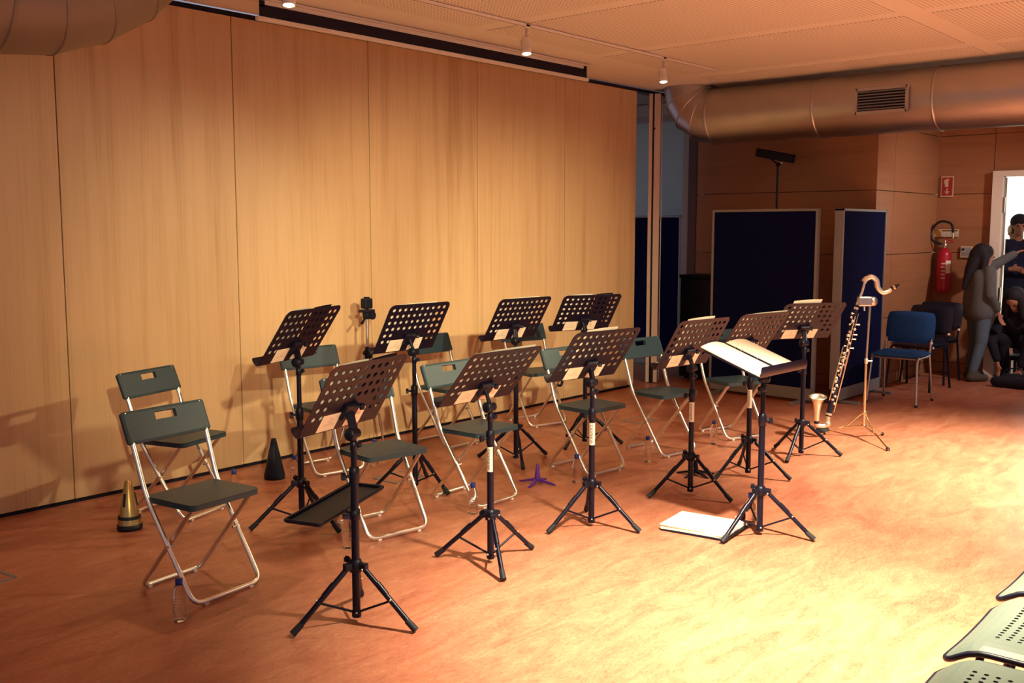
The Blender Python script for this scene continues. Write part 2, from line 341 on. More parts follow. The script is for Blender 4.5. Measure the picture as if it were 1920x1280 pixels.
# black loudspeaker bar on a stand behind the screens
ls = thing('lamp_bar_stand', 'slim black stand with a horizontal black bar lamp behind the screens', 'stand', (9.56, 4.68, 0))
MB().tube([(0, 0, .05), (0, 0, 1.25)], .016, 8).build('lower_pole', M['black'], ls)
MB().tube([(0, 0, 1.2), (0, 0, 2.25)], .011, 8).build('upper_pole', M['black'], ls)
for k in range(3):
    a = k*2*PI/3+.4; MB().tube([(0, 0, .55), (.30*math.cos(a), .30*math.sin(a), .012)], .011, 8).build('leg', M['black'], ls)
MB().box((0, .03, 2.34), (.09, .40, .085), Matrix.Rotation(R(12), 3, 'X'), bev=.008).build('lamp_bar', M['blackp'], ls)
MB().tube([(0, -.02, 2.24), (0, -.05, 2.31)], .01, 8).tube([(0, -.02, 2.24), (0, .08, 2.31)], .008, 8).ball((0, 0, 2.25), .022).build('yoke', M['black'], ls)
MB().ball((-.02, -.05, 2.265), .014).build('clamp_screw', M['silver'], ls)
# ================================================================= ducts
def elbow_path(n=4):
    return [(PI/2*k/n) for k in range(n+1)]
dc = thing('ventilation_duct', 'large round sheet metal duct turning up into the ceiling, with a grille', 'duct', (9.0, 0, 2.705))
RD = .27
def ringverts(y, z, tang, n=40, r=RD):
    t = Vector(tang).normalized(); xx = Vector((1, 0, 0)); b = t.cross(xx)
    return [Vector((0, y, z)) + (xx*math.cos(2*PI*j/n)+b*math.sin(2*PI*j/n))*r for j in range(n)]
def duct_seg(name, rings, parent, m=None, smooth=True):
    n = len(rings[0]); mb = MB(); vs_ = [v for r_ in rings for v in r_]
    mb.add(vs_, [(i*n+j, i*n+(j+1) % n, (i+1)*n+(j+1) % n, (i+1)*n+j) for i in range(len(rings)-1) for j in range(n)], 0, smooth)
    return mb.build(name, m or M['duct'], parent)
ys = [5.06, 3.97, 2.92, 1.9, .8, -.4, -2.0]
for a, b in zip(ys[:-1], ys[1:]):
    duct_seg('duct_section', [ringverts(a, 0, (0, -1, 0)), ringverts(b, 0, (0, -1, 0))], dc)
for y in ys[:-1]:
    duct_seg('joint_ring', [ringverts(y+.014, 0, (0, -1, 0), r=RD+.001), ringverts(y+.006, 0, (0, -1, 0), r=RD+.008), ringverts(y-.006, 0, (0, -1, 0), r=RD+.008), ringverts(y-.014, 0, (0, -1, 0), r=RD+.001)], dc)
BR = .31
def bend(a, r=RD): return ringverts(5.06+BR*math.sin(a), BR-BR*math.cos(a), (0, -math.cos(a), -math.sin(a)), r=r)
NA = 4
for k in range(NA):
    duct_seg('elbow_gore', [bend(PI/2*k/NA), bend(PI/2*(k+1)/NA)], dc)
    if k: duct_seg('gore_seam', [bend(PI/2*k/NA-.018, RD+.001), bend(PI/2*k/NA-.006, RD+.007), bend(PI/2*k/NA+.006, RD+.007), bend(PI/2*k/NA+.018, RD+.001)], dc)
# grille on the duct
gr = MB().box((-.235, 3.335, -.005), (.09, .43, .215)).build('grille_box', M['duct'], dc)
m = MB()
for a, b, e, f in ((3.335, .095, .45, .03), (3.335, -.105, .45, .03), (3.555, -.005, .03, .23), (3.115, -.005, .03, .23)): m.box((-.285, a, b), (.016, e, f), bev=.004)
m.build('grille_frame', M['grey'], gr)
MB().box((-.279, 3.335, -.005), (.006, .41, .18)).build('grille_back', M['ink2'], gr)
for k in range(7): MB().box((-.287, 3.335, -.078+k*.0245), (.014, .41, .004), Matrix.Rotation(R(25), 3, 'Y')).build('slat', M['alu'], gr)
# near duct, upper left
d2 = thing('ventilation_duct', 'dull round duct elbow rising into the ceiling beside the wooden partition', 'duct', (0, 4.83, 2.660))
def ringx(x_, z, ang, r=RD, n=40):
    t = Vector((math.cos(ang), 0, math.sin(ang))); yy = Vector((0, 1, 0)); b = t.cross(yy)
    return [Vector((x_, 0, z)) + (yy*math.cos(2*PI*j/n)+b*math.sin(2*PI*j/n))*r for j in range(n)]
XB, BX, NX = 2.02, 1.0, 5
duct_seg('duct_section', [ringx(-2.5, 0, 0), ringx(XB, 0, 0)], d2, M['duct2'])
AX = R(62)
def bendx(a, r=RD): return ringx(XB+BX*math.sin(a), BX-BX*math.cos(a), a, r)
for k in range(NX):
    duct_seg('elbow_gore', [bendx(AX*k/NX), bendx(AX*(k+1)/NX)], d2, M['duct2'])
    duct_seg('gore_seam', [bendx(AX*k/NX-.008, RD+.001), bendx(AX*k/NX-.003, RD+.004), bendx(AX*k/NX+.003, RD+.004), bendx(AX*k/NX+.008, RD+.001)], d2, M['duct2'])
# ================================================================= track lights
tr = thing('light_track', 'thin white ceiling track carrying the visible spotlights', 'light track', (0, 4.57, 3.0))
MB().box((5.65, 0, -.007), (4.76, .034, .016)).build('rail', M['ceil'], tr)
MB().box((5.65, 0, -.0155), (4.76, .008, .003)).build('groove', M['grey'], tr)
def spotlight(pos, aim, watts, cone, blend, label, group, size=.05, col=WARM):
    p = Vector(pos); o = thing('track_spotlight', label, 'spotlight', p, 0, group)
    d = (Vector(aim)-p).normalized(); q = d.to_track_quat('-Z', 'Y'); mt = q.to_matrix()
    MB().box((0, 0, .128), (.05, .034, .03), bev=.005).build('track_adapter', M['white'], o)
    MB().tube([(0, 0, .12), (0, 0, .05)], .008, 8).tube([Vector((0, 0, .06)), mt @ Vector((.034, 0, .03)), mt @ Vector((.034, 0, -.01))], .005, 6).build('yoke', M['steel'], o)
    h = MB(); h.lathe([(.012, .055), (.03, .05), (.034, .035), (.034, -.02), (.037, -.022), (.037, -.062), (.032, -.062), (.030, -.05)], 18, mt=mt.to_4x4(), cap=False).build('lamp_head', M['white'], o)
    MB().lathe([(.0001, -.070), (.015, -.067), (.026, -.060), (.031, -.050)], 18, mt=mt.to_4x4(), cap=False).build('lamp_glass', M['lampglass'], o)
    L_ = bpy.data.lights.new('spot', 'SPOT'); L_.energy = watts; L_.color = col; L_.spot_size = R(cone); L_.spot_blend = blend; L_.shadow_soft_size = size
    lo = bpy.data.objects.new('spot_beam', L_); C.objects.link(lo); lo.parent = o; lo.rotation_mode = 'QUATERNION'; lo.rotation_quaternion = q; lo.location = d*.078
    return o
VIS = [((3.47, 4.57, 2.86), 'white track spotlight hanging above the projection screen end'),
       ((5.47, 4.57, 2.86), 'white track spotlight at the middle of the visible ceiling track'),
       ((7.22, 4.57, 2.86), 'white track spotlight at the end of the track near the duct elbow')]
for p, l in VIS: spotlight(p, (p[0]-.35, p[1]-.45, 0), 60, 75, .9, l, 'track spotlights')
for p, a, wt, cn, bl, cl, lb in SPOTS: spotlight(p, a, wt, cn, bl, lb, 'audience side spotlights', .06, cl)
# ================================================================= folding chairs
def chair_proto():
    o = thing('folding_chair', 'x', 'chair')
    def frame_a(s): return [(-.212*1, s*.198, .80)]
    # local axes: x lateral, -y forward (u = -y)
    P = lambda u, s, z: Vector((s, -u, z))
    rad = .0112
    a = fillet([P(-.216, -.200, .80), P(-.162, -.198, .665), P(-.092, -.194, .445), P(.190, -.186, .014), P(.190, .186, .014), P(-.092, .194, .445), P(-.162, .198, .665), P(-.216, .200, .80)], .055)
    MB().tube(a, rad, 10).build('front_leg_frame', M['chrome'], o)
    b = fillet([P(.172, -.160, .428), P(-.190, -.166, .014), P(-.190, .166, .014), P(.172, .160, .428)], .05)
    MB().tube(b, rad*.95, 10).build('rear_leg_frame', M['chrome'], o)
    for u in (.190, -.190):
        for s in (-.125, .125): MB().box(P(u, s, .006), (.02, .022, .012), bev=.002).build('foot_pad', M['white'], o)
    for s in (-1, 1): MB().tube([P(.045, s*.158, .245), P(.045, s*.200, .245)], .006, 8).build('pivot_bolt', M['steel'], o)
    # seat
    st = MB(); poly = rrect(.376, .315, [.03, .03, .03, .03]); mt = Matrix.Translation((0, -.046, .446))
    st.prism(poly, -.006, 0, mt); pin = rrect(.376, .315, .03)
    n = len(pin); inn = [(x_*.965, y_*.96) for x_, y_ in pin]
    vs_ = [mt @ Vector((x_, y_, z)) for z, pl in ((-.004, pin), (-.026, pin), (-.026, inn), (-.004, inn)) for x_, y_ in pl]
    st.add(vs_, [(k*n+i, (k+1)*n+i, (k+1)*n+(i+1) % n, k*n+(i+1) % n) for k in range(3) for i in range(n)])
    st.build('seat', M['chair'], o)
    # backrest with hand hole
    bw, bh, th = .444, .148, .022
    xs = [-bw/2, -bw/2+.012, -.057, .057, bw/2-.012, bw/2]; zs = [0, .012, .090, .126, bh-.012, bh]
    bk = MB()
    tl = (Vector((0, .22, .811))-Vector((0, .163, .668))).normalized(); nrm = Vector((1, 0, 0)).cross(tl)
    def Q(i, j, k):
        x_ = xs[i]; z_ = zs[j]
        if i in (0, 5): z_ = min(max(z_, .008), bh-.008)
        return Vector((0, .163, .668)) + Vector((x_, 0, 0)) + tl*z_ + nrm*(th/2 if k else -th/2)*(1 if 0 < i < 5 and 0 < j < 5 else .72)
    idx = {}
    for i in range(6):
        for j in range(6):
            for k in range(2): idx[i, j, k] = len(bk.v); bk.v.append(tuple(Q(i, j, k)))
    def F(*q): bk.f.append(q); bk.m.append(0); bk.sm.append(False)
    for i in range(5):
        for j in range(5):
            if (i, j) == (2, 2): continue
            F(idx[i, j, 1], idx[i+1, j, 1], idx[i+1, j+1, 1], idx[i, j+1, 1]); F(idx[i, j, 0], idx[i, j+1, 0], idx[i+1, j+1, 0], idx[i+1, j, 0])
    for i in range(5):
        F(idx[i, 0, 0], idx[i+1, 0, 0], idx[i+1, 0, 1], idx[i, 0, 1]); F(idx[i, 5, 0], idx[i, 5, 1], idx[i+1, 5, 1], idx[i+1, 5, 0])
        F(idx[0, i, 0], idx[0, i, 1], idx[0, i+1, 1], idx[0, i+1, 0]); F(idx[5, i, 0], idx[5, i+1, 0], idx[5, i+1, 1], idx[5, i, 1])
    for (i, j), (p, q) in ((((2, 2)), (3, 2)), ((3, 2), (3, 3)), ((3, 3), (2, 3)), ((2, 3), (2, 2))):
        F(idx[i, j, 0], idx[i, j, 1], idx[p, q, 1], idx[p, q, 0])
    bk.build('backrest', M['chair'], o)
    return o
CH = [((2.414, 3.927), .127, 'dark folding chair with a water bottle at its front foot, away from the partition'),
      ((3.026, 5.099), .30, 'dark plastic folding chair beside the gold cone mute, nearly touching the wooden partition'),
      ((4.228, 5.285), -.143, 'dark plastic folding chair beside the black cone mute and the small tripod'),
      ((3.551, 3.997), -.145, 'dark plastic folding chair at the music stand that carries the low tray'),
      ((5.349, 5.246), -.036, 'dark plastic folding chair by the partition, just past the small tripod'),
      ((4.323, 4.017), .021, 'dark plastic folding chair beside the purple instrument peg, on its tray side'),
      ((6.415, 5.254), -.272, 'dark plastic folding chair by the partition, nearest the parked panel'),
      ((5.368, 3.961), -.10, 'dark plastic folding chair just past the purple instrument peg'),
      ((6.169, 3.888), -.146, 'dark plastic folding chair behind the stand with the black peg at its foot'),
      ((7.03, 3.78), -.40, 'dark plastic folding chair nearest the wide navy screen')]
cp = chair_proto()
chairs = []
for k, (p, a, l) in enumerate(CH):
    o = cp if k == 0 else copy_tree(cp)
    o.location = (*p, 0); o.rotation_euler = (0, 0, a); o['label'] = l; o['group'] = 'folding chairs of the ensemble'; chairs.append(o)
for o in (chairs[4], chairs[6]):
    MB().tube(fillet([(.17, -.12, .430), (.185, -.13, .36), (.165, -.135, .31), (.135, -.13, .318)], .03), [.010]*15+[.012], 8).build('seat_hook', M['blackp'], o)
# ================================================================= music stands
DW, DH = .495, .345
def perf_plate(nx, ny, cx, cy, hole, rh, outline_w, outline_h, x0, y0, corners, th, fmap, nseg=12):
    """plate with round holes: grid of nx x ny cells starting at (x0,y0); rounded outline; fmap(x,y,t) -> 3D"""
    mb = MB()
    def quad(pts, flip=False):
        for t, fl in ((0, True), (th, False)):
            vs_ = [fmap(px, py, t) for px, py in pts]; mb.add(vs_, [tuple(range(len(vs_)))[::-1] if fl else tuple(range(len(vs_)))])
    for i in range(nx):
        for j in range(ny):
            a, b = x0+i*cx, y0+j*cy; c = (a+cx/2, b+cy/2)
            if not hole(i, j): quad([(a, b), (a+cx, b), (a+cx, b+cy), (a, b+cy)]); continue
            circ = [(c[0]+rh*math.cos(PI/4+2*PI*k/nseg), c[1]+rh*math.sin(PI/4+2*PI*k/nseg)) for k in range(nseg)]
            sq = []
            for k in range(nseg):
                ca, sa = math.cos(PI/4+2*PI*k/nseg), math.sin(PI/4+2*PI*k/nseg); s_ = max(abs(ca), abs(sa)); sq.append((c[0]+ca/s_*cx/2, c[1]+sa/s_*cy/2))
            for k in range(nseg):
                q = (k+1) % nseg; quad([circ[k], sq[k], sq[q], circ[q]])
                mb.add([fmap(*circ[k], 0), fmap(*circ[q], 0), fmap(*circ[q], th), fmap(*circ[k], th)], [(0, 1, 2, 3)])
    # border
    x1, y1 = x0+nx*cx, y0+ny*cy; ow, oh = outline_w/2, outline_h/2
    out = rrect(outline_w, outline_h, corners, 5); inner = []
    ic = [(x1, y1), (x0, y1), (x0, y0), (x1, y0)]
    for k in range(4): inner += [ic[k]]*6
    n = len(out)
    for i in range(n):
        j = (i+1) % n
        ns = 1 if inner[i] == inner[j] else (nx if inner[i][1] == inner[j][1] else ny)
        lp_ = lambda p, q, t: (p[0]+(q[0]-p[0])*t, p[1]+(q[1]-p[1])*t)
        for k in range(ns):
            a0, a1 = lp_(out[i], out[j], k/ns), lp_(out[i], out[j], (k+1)/ns); b0_, b1_ = lp_(inner[i], inner[j], k/ns), lp_(inner[i], inner[j], (k+1)/ns)
            quad([b0_, a0, a1] if ns == 1 else [b0_, a0, a1, b1_])
            mb.add([fmap(*a0, 0), fmap(*a0, th), fmap(*a1, th), fmap(*a1, 0)], [(0, 1, 2, 3)])
    return mb
def desk_hole(i, j):
    return j >= 2 or i in (0, 1, 8, 9)
desk_me = perf_plate(10, 6, .0455, .0452, desk_hole, .0122, DW, DH, -.2275, -.1140, [.035, .035, .004, .004], .0022, lambda x_, y_, t: Vector((x_, y_, t))).mesh('desk', M['desk'])
def lip_mesh():
    prof = [(-DH/2+.001, .001), (-DH/2-.004, -.002), (-DH/2-.006, -.008), (-DH/2-.005, -.020), (-DH/2-.001, -.036), (-DH/2+.004, -.048), (-DH/2+.007, -.054)]
    m = MB(); n = len(prof)
    for off in (0, .0022):
        vs_ = []
        for k, (y_, z_) in enumerate(prof):
            hw = DW/2 - (.0 if k < n-2 else (.012 if k == n-1 else .004))
            vs_ += [(-hw, y_-off*.6, z_+off*.3), (hw, y_-off*.6, z_+off*.3)]
        m.add(vs_, [(2*k, 2*k+1, 2*k+3, 2*k+2) for k in range(n-1)], 0, True)
    return m.mesh('lip', M['desk'])
lip_me = lip_mesh()
def sticker_mesh(x0, x1, y0, y1, small):
    m = MB(); m.box(((x0+x1)/2, (y0+y1)/2, .0028), (x1-x0, y1-y0, .0008))
    cx, cy = (x0+x1)/2+.004, (y0+y1)/2+.012; r0, r1 = (.011, .0128) if not small else (.007, .0085); z = .0034
    n = 22
    for k in range(n):
        if 9 <= k <= 11 or k == 3: continue
        a, b = 2*PI*k/n, 2*PI*(k+1)/n
        m.add([(cx+r0*math.cos(a), cy+r0*math.sin(a), z), (cx+r1*math.cos(a), cy+r1*math.sin(a), z), (cx+r1*math.cos(b), cy+r1*math.sin(b), z), (cx+r0*math.cos(b), cy+r0*math.sin(b), z)], [(0, 1, 2, 3)], 1)
    m.add([(cx-.002, cy-.006, z), (cx, cy-.006, z), (cx+.002, cy+.006, z), (cx, cy+.006, z)], [(0, 1, 2, 3)], 1)
    wd = (x1-x0)*(.62 if not small else .5)
    for k in range(9):
        a = cx-wd/2+wd*k/9
        m.add([(a, cy-.022, z), (a+wd/14, cy-.022, z), (a+wd/14, cy-.0192, z), (a, cy-.0192, z)], [(0, 1, 2, 3)], 1)
    if not small: m.add([(cx-wd/2, cy-.028, z), (cx+wd/2, cy-.028, z), (cx+wd/2, cy-.0272, z), (cx-wd/2, cy-.0272, z)], [(0, 1, 2, 3)], 1)
    return m.mesh('sticker', [M['sticker'], M['ink']])
stk1 = sticker_mesh(-.148, -.038, -.168, -.083, False); stk2 = sticker_mesh(.018, .122, -.168, -.083, True)
HUBZ, RL = .242, .285
leg_me = MB().tube([(.034, 0, HUBZ-.006), (RL-.02, 0, .024)], .0112, 10).tube([(.10, 0, HUBZ-.062), (.145, 0, HUBZ-.105)], .0125, 8).mesh('leg', M['black'])
foot_me = MB().tube([(RL-.045, 0, .0445), (RL-.004, 0, .0125)], [.0128, .0145], 10).mesh('rubber_foot', M['rubber'])
brace_me = MB().tube([(.012, 0, .045), (.172, 0, .118)], .0052, 6).mesh('brace', M['black'])
rivet_mes = [MB().ball(c, .0046, 8).mesh('rivet', M['silver']) for c in ((.170, -.012, .122), (.040, -.016, HUBZ-.012), (.010, -.016, .044))]
hub_m = MB().lathe([(.018, -.030), (.026, -.028), (.028, .006), (.022, .022), (.017, .024)], 16, c=(0, 0, HUBZ))
for k in range(3):
    hub_m.box(Matrix.Rotation(k*2*PI/3, 3, 'Z') @ Vector((.036, 0, HUBZ-.004)), (.036, .028, .030), Matrix.Rotation(k*2*PI/3, 3, 'Z'), bev=.005)
hub_me = hub_m.mesh('hub', M['blackp'])
def knob_mb(c, d, r=.016, L_=.03):
    d = Vector(d).normalized(); q = d.to_track_quat('Z', 'Y').to_matrix().to_4x4(); m = MB()
    pr_ = [(r*(1.0 if k % 2 else .78)*math.cos(2*PI*k/12), r*(1.0 if k % 2 else .78)*math.sin(2*PI*k/12)) for k in range(12)]
    m.prism(pr_, L_-.016, L_, Matrix.Translation(c) @ q); m.tube([Vector(c), Vector(c)+d*(L_-.014)], r*.42, 8); return m
lower_me = MB().tube([(0, 0, .030), (0, 0, .62)], .0165, 16).lathe([(.0185, -.004), (.0195, .0), (.0195, .02), (.0165, .026)], 16, c=(0, 0, .026)).mesh('lower_pole', M['black'])
coll_me = MB().lathe([(.0172, -.052), (.0205, -.050), (.0215, -.008), (.0200, .010), (.0135, .016)], 16, c=(0, 0, .635)).mesh('collar', M['blackp'])
TXT = text_mesh('thomann', .0235)
def label_mesh():
    m = MB(); r = .0172; n = 10; h0, h1 = .451, .571; sp = R(62)
    vs_ = [(r*math.cos(-sp+2*sp*k/n), r*math.sin(-sp+2*sp*k/n), z) for z in (h0, h1) for k in range(n+1)]
    m.add(vs_, [(k, k+1, n+2+k, n+1+k) for k in range(n)], 0, True)
    vs_, fs = TXT; tw = max(v.x for v in vs_)-min(v.x for v in vs_); s_ = .100/tw; r2 = .0182
    # reads downwards, letter tops turned to the right of the viewer
    out = []
    for v in vs_:
        a = (v.y*s_-.002)/r2; out.append((r2*math.cos(a), r2*math.sin(a), .511-v.x*s_))
    m.add(out, fs, 1); return m.mesh('label', [M['white'], M['ink2']])
label_me = label_mesh()
def music_stand(base, ra, dc_, yaw, tilt, label, lab=None, group='perforated music stands', coll_dir=2.6):
    o = thing('music_stand', label, 'music stand', (*base, 0), 0, group)
    for k in range(3):
        lg = link('leg', leg_me, o, rz=ra+k*2*PI/3); link('rubber_foot', foot_me, lg); link('brace', brace_me, lg); [link('rivet', q_, lg) for q_ in rivet_mes]
    link('hub', hub_me, o, rz=ra)
    knob_mb((0, 0, HUBZ+.012), (math.cos(ra+PI/3), math.sin(ra+PI/3), .1), .015, .05).build('hub_knob', M['blackp'], o)
    lp = link('lower_pole', lower_me, o)
    if lab is not None: link('label', label_me, lp, rz=lab)
    link('collar', coll_me, o)
    knob_mb((0, 0, .612), (math.cos(coll_dir), math.sin(coll_dir), 0), .016, .052).build('collar_knob', M['blackp'], o)
    l = Vector((math.cos(yaw), math.sin(yaw), 0)); f = Vector((math.sin(yaw), -math.cos(yaw), 0))
    up = f*math.sin(tilt)+Vector((0, 0, 1))*math.cos(tilt); nb = l.cross(up)
    c = Vector(dc_) - Vector((*base, 0)); J = Vector((0, 0, c.z-.155 if tilt < 1 else c.z-.10))
    mtx = Matrix((l, up, nb)).transposed().to_4x4(); mtx.translation = c
    MB().tube([(0, 0, .60), J-Vector((0, 0, .01))], .0125, 14).lathe([(.0130, -.02), (.0155, -.018), (.0155, .018), (.0130, .02)], 14, c=(0, 0, J.z-.05)).build('upper_pole', M['black'], o)
    knob_mb((0, 0, J.z-.05), l*.9+f*.2, .012, .034).build('height_knob', M['blackp'], o)
    d = link('desk', desk_me, o); d.matrix_local = mtx
    link('lip', lip_me, d); link('sticker', stk1, d); link('sticker', stk2, d)
    Mo = mtx @ Vector((0, -.085, .016)); q = mtx.to_3x3()
    br = MB(); br.box(mtx @ Vector((0, -.080, .012)), (.085, .075, .020), q, bev=.006)
    dirv = (J-Mo); br.box((Mo+J)/2+nb*.004, (.034, .018, dirv.length+.02), dirv.to_track_quat('Z', 'Y').to_matrix(), bev=.006)
    br.build('desk_bracket', M['blackp'], o)
    jd = MB(); jm = l.to_track_quat('Z', 'Y').to_matrix().to_4x4()
    jd.lathe([(.001, -.034), (.020, -.034), (.026, -.028), (.026, -.010), (.019, -.007), (.019, .026), (.001, .026)], 18, c=J, mt=jm).build('tilt_joint', M['blackp'], o)
    knob_mb(mtx @ Vector((.0, -.055, .014)), q @ Vector((1, .25, .5)), .014, .05).build('desk_knob', M['blackp'], o)
    wm = Matrix.Translation((*base, 0)) @ mtx
    return o, wm
tc_ = lambda b: math.atan2(-b[1], -b[0])            # direction from a stand back to the audience side
ST = [((3.31, 4.35), .629, (3.29, 4.293, 1.05), .304, .600, 'perforated music stand between the black cone mute and the tripod', None, (-.222, -.035, .0, .175)),
      ((4.262, 4.454), 2.639, (4.242, 4.444, 1.009), -.016, .524, 'perforated music stand straddling the floor socket cover near the tripod', None, (-.222, .14, None, None)),
      ((5.234, 4.461), -.168, (5.235, 4.446, .996), -.093, .557, 'perforated music stand behind the purple instrument peg', None, (-.222, .135, None, None)),
      ((5.993, 4.43), 1.149, (5.981, 4.415, .991), -.394, .645, 'perforated music stand in the rear row nearest the parked panel', None, (-.222, .0, .03, .175)),
      ((2.609, 3.082), .796, (2.642, 3.104, .939), .20, .560, 'perforated music stand with a flat accessory tray clamped low on its pole', None, (-.222, -.01, .01, .19)),
      ((3.517, 3.158), 1.989, (3.499, 3.131, .917), -.016, .703, 'perforated music stand with pole label, leaning desk, between tray stand and purple peg', -.35, (-.222, .205, None, None)),
      ((4.32, 3.145), .734, (4.30, 3.112, .944), -.152, .645, 'perforated music stand with pole label and paper poking above its desk', .05, (-.165, .07, None, None)),
      ((5.239, 3.076), .516, (5.232, 3.07, .930), -.12, .545, 'perforated music stand with pole label, standing over the black instrument peg', -.1, (-.17, .10, None, None)),
      ((5.899, 3.036), .693, (5.915, 3.032, .933), -.19, .627, 'perforated music stand with pole label, between the black peg stand and the bass clarinet', -.2, (-.20, .235, None, None)),
      ((6.677, 3.028), 1.139, (6.70, 3.02, .962), -.55, .68, 'perforated music stand beside the bass clarinet, curled paper above its desk', None, (-.19, .04, None, None))]
SHORT = ['stand between black cone mute and tripod', 'stand over the floor socket cover near the tripod', 'stand behind the purple peg', 'rear stand nearest the parked panel',
         'stand with the low accessory tray', 'stand between the tray stand and the purple peg', 'stand just past the purple peg, poking above the desk', 'stand over the black peg',
         'stand between the black peg and the bass clarinet', 'stand beside the bass clarinet']
for k, (b, ra, c, yw, tl, lb, lab, sh) in enumerate(ST):
    o, wm = music_stand(b, ra, c, yw, tl, lb, None if lab is None else tc_(b)+lab, coll_dir=(2.7 if k not in (1,) else 2.4))
    x0, x1, f0, f1 = sh
    up_ = .006 if k in (6, 7) else (.02 if k == 9 else -.004)
    def sheet(xa, xb, name, label, cat, mt_, dz, bow):
        nx_, ny_ = 8, 6; m = MB(); y0_, y1_ = -DH/2+.004, DH/2+up_
        vs_ = []
        for t in (0, -.0012):
            for i in range(nx_+1):
                for j in range(ny_+1):
                    u = i/nx_; v = j/ny_
                    vs_.append((xa+(xb-xa)*u, y0_+(y1_-y0_)*v, -.003-dz-bow*math.sin(PI*u)*(.3+.7*v)-.010*u*v+t))
        q = ny_+1; N = (nx_+1)*q
        for s_ in (0, 1):
            m.add(vs_[s_*N:(s_+1)*N], [(i*q+j, (i+1)*q+j, (i+1)*q+j+1, i*q+j+1) for i in range(nx_) for j in range(ny_)], 0, True)
        so = m.build(name, mt_); so.matrix_world = wm; tag(so, label, cat, 'music on the stands'); return so
    sheet(x0, x1, 'sheet_music', 'white sheet music on the ' + SHORT[k], 'sheet music', M['paper'], 0, .004)
    if f0 is not None: sheet(f0, f1, 'music_folder', 'dark folder leaf on the ' + SHORT[k], 'folder', M['vinyl'], .006, .002)
# accessory tray on the tray stand's pole
ts = bpy.data.objects['music_stand.004']
at_ = MB(); mt = Matrix.Translation((-.02+.06, .165, .452)) @ Matrix.Rotation(R(18), 4, 'Z') @ Matrix.Rotation(R(-4), 4, 'Y')
at_.prism(rrect(.50, .17, .012), 0, .004, mt)
rim = [mt @ Vector((x_, y_, .010)) for x_, y_ in rrect(.50, .17, .012)]
at_.tube(rim, .007, 6, closed=True)
tray = at_.build('accessory_tray', M['blackp'], ts); tag(tray, 'flat black accessory tray clamped to the pole')
MB().tube([(0, 0, .452), mt @ Vector((-.03, -.02, -.008))], .009, 8).lathe([(.0170, -.022), (.0215, -.02), (.0215, .02), (.0170, .022)], 14, c=(0, 0, .452)).build('tray_clamp', M['blackp'], tray)
knob_mb((0, 0, .452), (-.8, .5, 0), .016, .05).build('tray_knob', M['blackp'], tray)
# conductor's stand
co_, wm = music_stand((4.772, 2.381), .794, (4.745, 2.425, .932), PI-.03, 1.239, 'music stand with nearly flat desk holding the open white score', None, coll_dir=-.9)
score = thing('open_score', 'open white score lying on the nearly flat music stand desk', 'sheet music'); score.matrix_world = wm
def page(x0, x1, name, mt_, lift):
    m = MB(); nx_ = 8
    for t in (0, .004):
        vs_ = []
        for i in range(nx_+1):
            u = i/nx_; xx = x0+(x1-x0)*u; zz = -.004-lift*math.sin(PI*min(1, u*1.0))-t
            vs_ += [(xx, -DH/2+.002, zz), (xx, DH/2-.004+.02, zz-.004)]
        m.add(vs_, [(2*i, 2*i+2, 2*i+3, 2*i+1) for i in range(nx_)], 0, True)
    m.build(name, mt_, score)
page(-.225, -.012, 'page', M['paper'], .010); page(.012, .235, 'page', M['paper'], .016)
MB().box((0, .008, -.009), (.020, DH, .008)).build('binding', M['ink2'], score)
for y_ in (.12, .08, -.02): MB().tube([(-.008, y_, -.014), (.008, y_, -.014)], .003, 6).build('ring', M['steel'], score)
# ================================================================= bottles
def bottle_proto():
    o = thing('water_bottle', 'x', 'bottle')
    pr_ = [(.001, .003), (.020, .0), (.026, .003), (.0282, .010)]
    for k in range(7):
        z = .016+k*.0115; pr_ += [(.0282, z), (.0268, z+.004), (.0268, z+.006), (.0282, z+.009)]
    pr_ += [(.0286, .100), (.0270, .112), (.0275, .118), (.0225, .135), (.0160, .152), (.0125, .160), (.0125, .166)]
    MB().lathe(pr_, 24, cap=False).build('bottle_body', M['pet'], o)
    MB().lathe([(.0148, .158), (.0150, .176), (.0135, .179), (.001, .179)], 20, cap=False).lathe([(.0142, .153), (.0142, .157)], 20).build('cap', M['cap'], o)
    return o
BT = [((2.143, 3.642), 'clear water bottle at the front foot of the chair farthest from the screens'), ((3.383, 5.092), 'clear water bottle behind the seat of the chair by the gold mute'),
      ((3.855, 5.131), 'clear water bottle between the black cone mute and a stand pole'), ((4.508, 5.108), 'clear water bottle beyond the chair beside the small tripod'),
      ((3.213, 3.856), 'clear water bottle behind the pole of the tray stand'), ((4.078, 3.794), 'clear water bottle at the chair just before the purple peg'),
      ((5.043, 3.79), 'clear water bottle between the purple peg and a folding chair'), ((5.816, 3.758), 'clear water bottle at the chair behind the black peg'),
      ((6.628, 3.699), 'clear water bottle at the chair nearest the wide navy screen'), ((4.90, 2.50), 'clear water bottle behind the pole of the score stand')]
bp_ = bottle_proto()
for k, (p, l) in enumerate(BT):
    o = bp_ if k == 0 else copy_tree(bp_)
    o.location = (*p, 0); o.rotation_euler = (0, 0, k*1.1); o['label'] = l; o['group'] = 'water bottles on the floor'
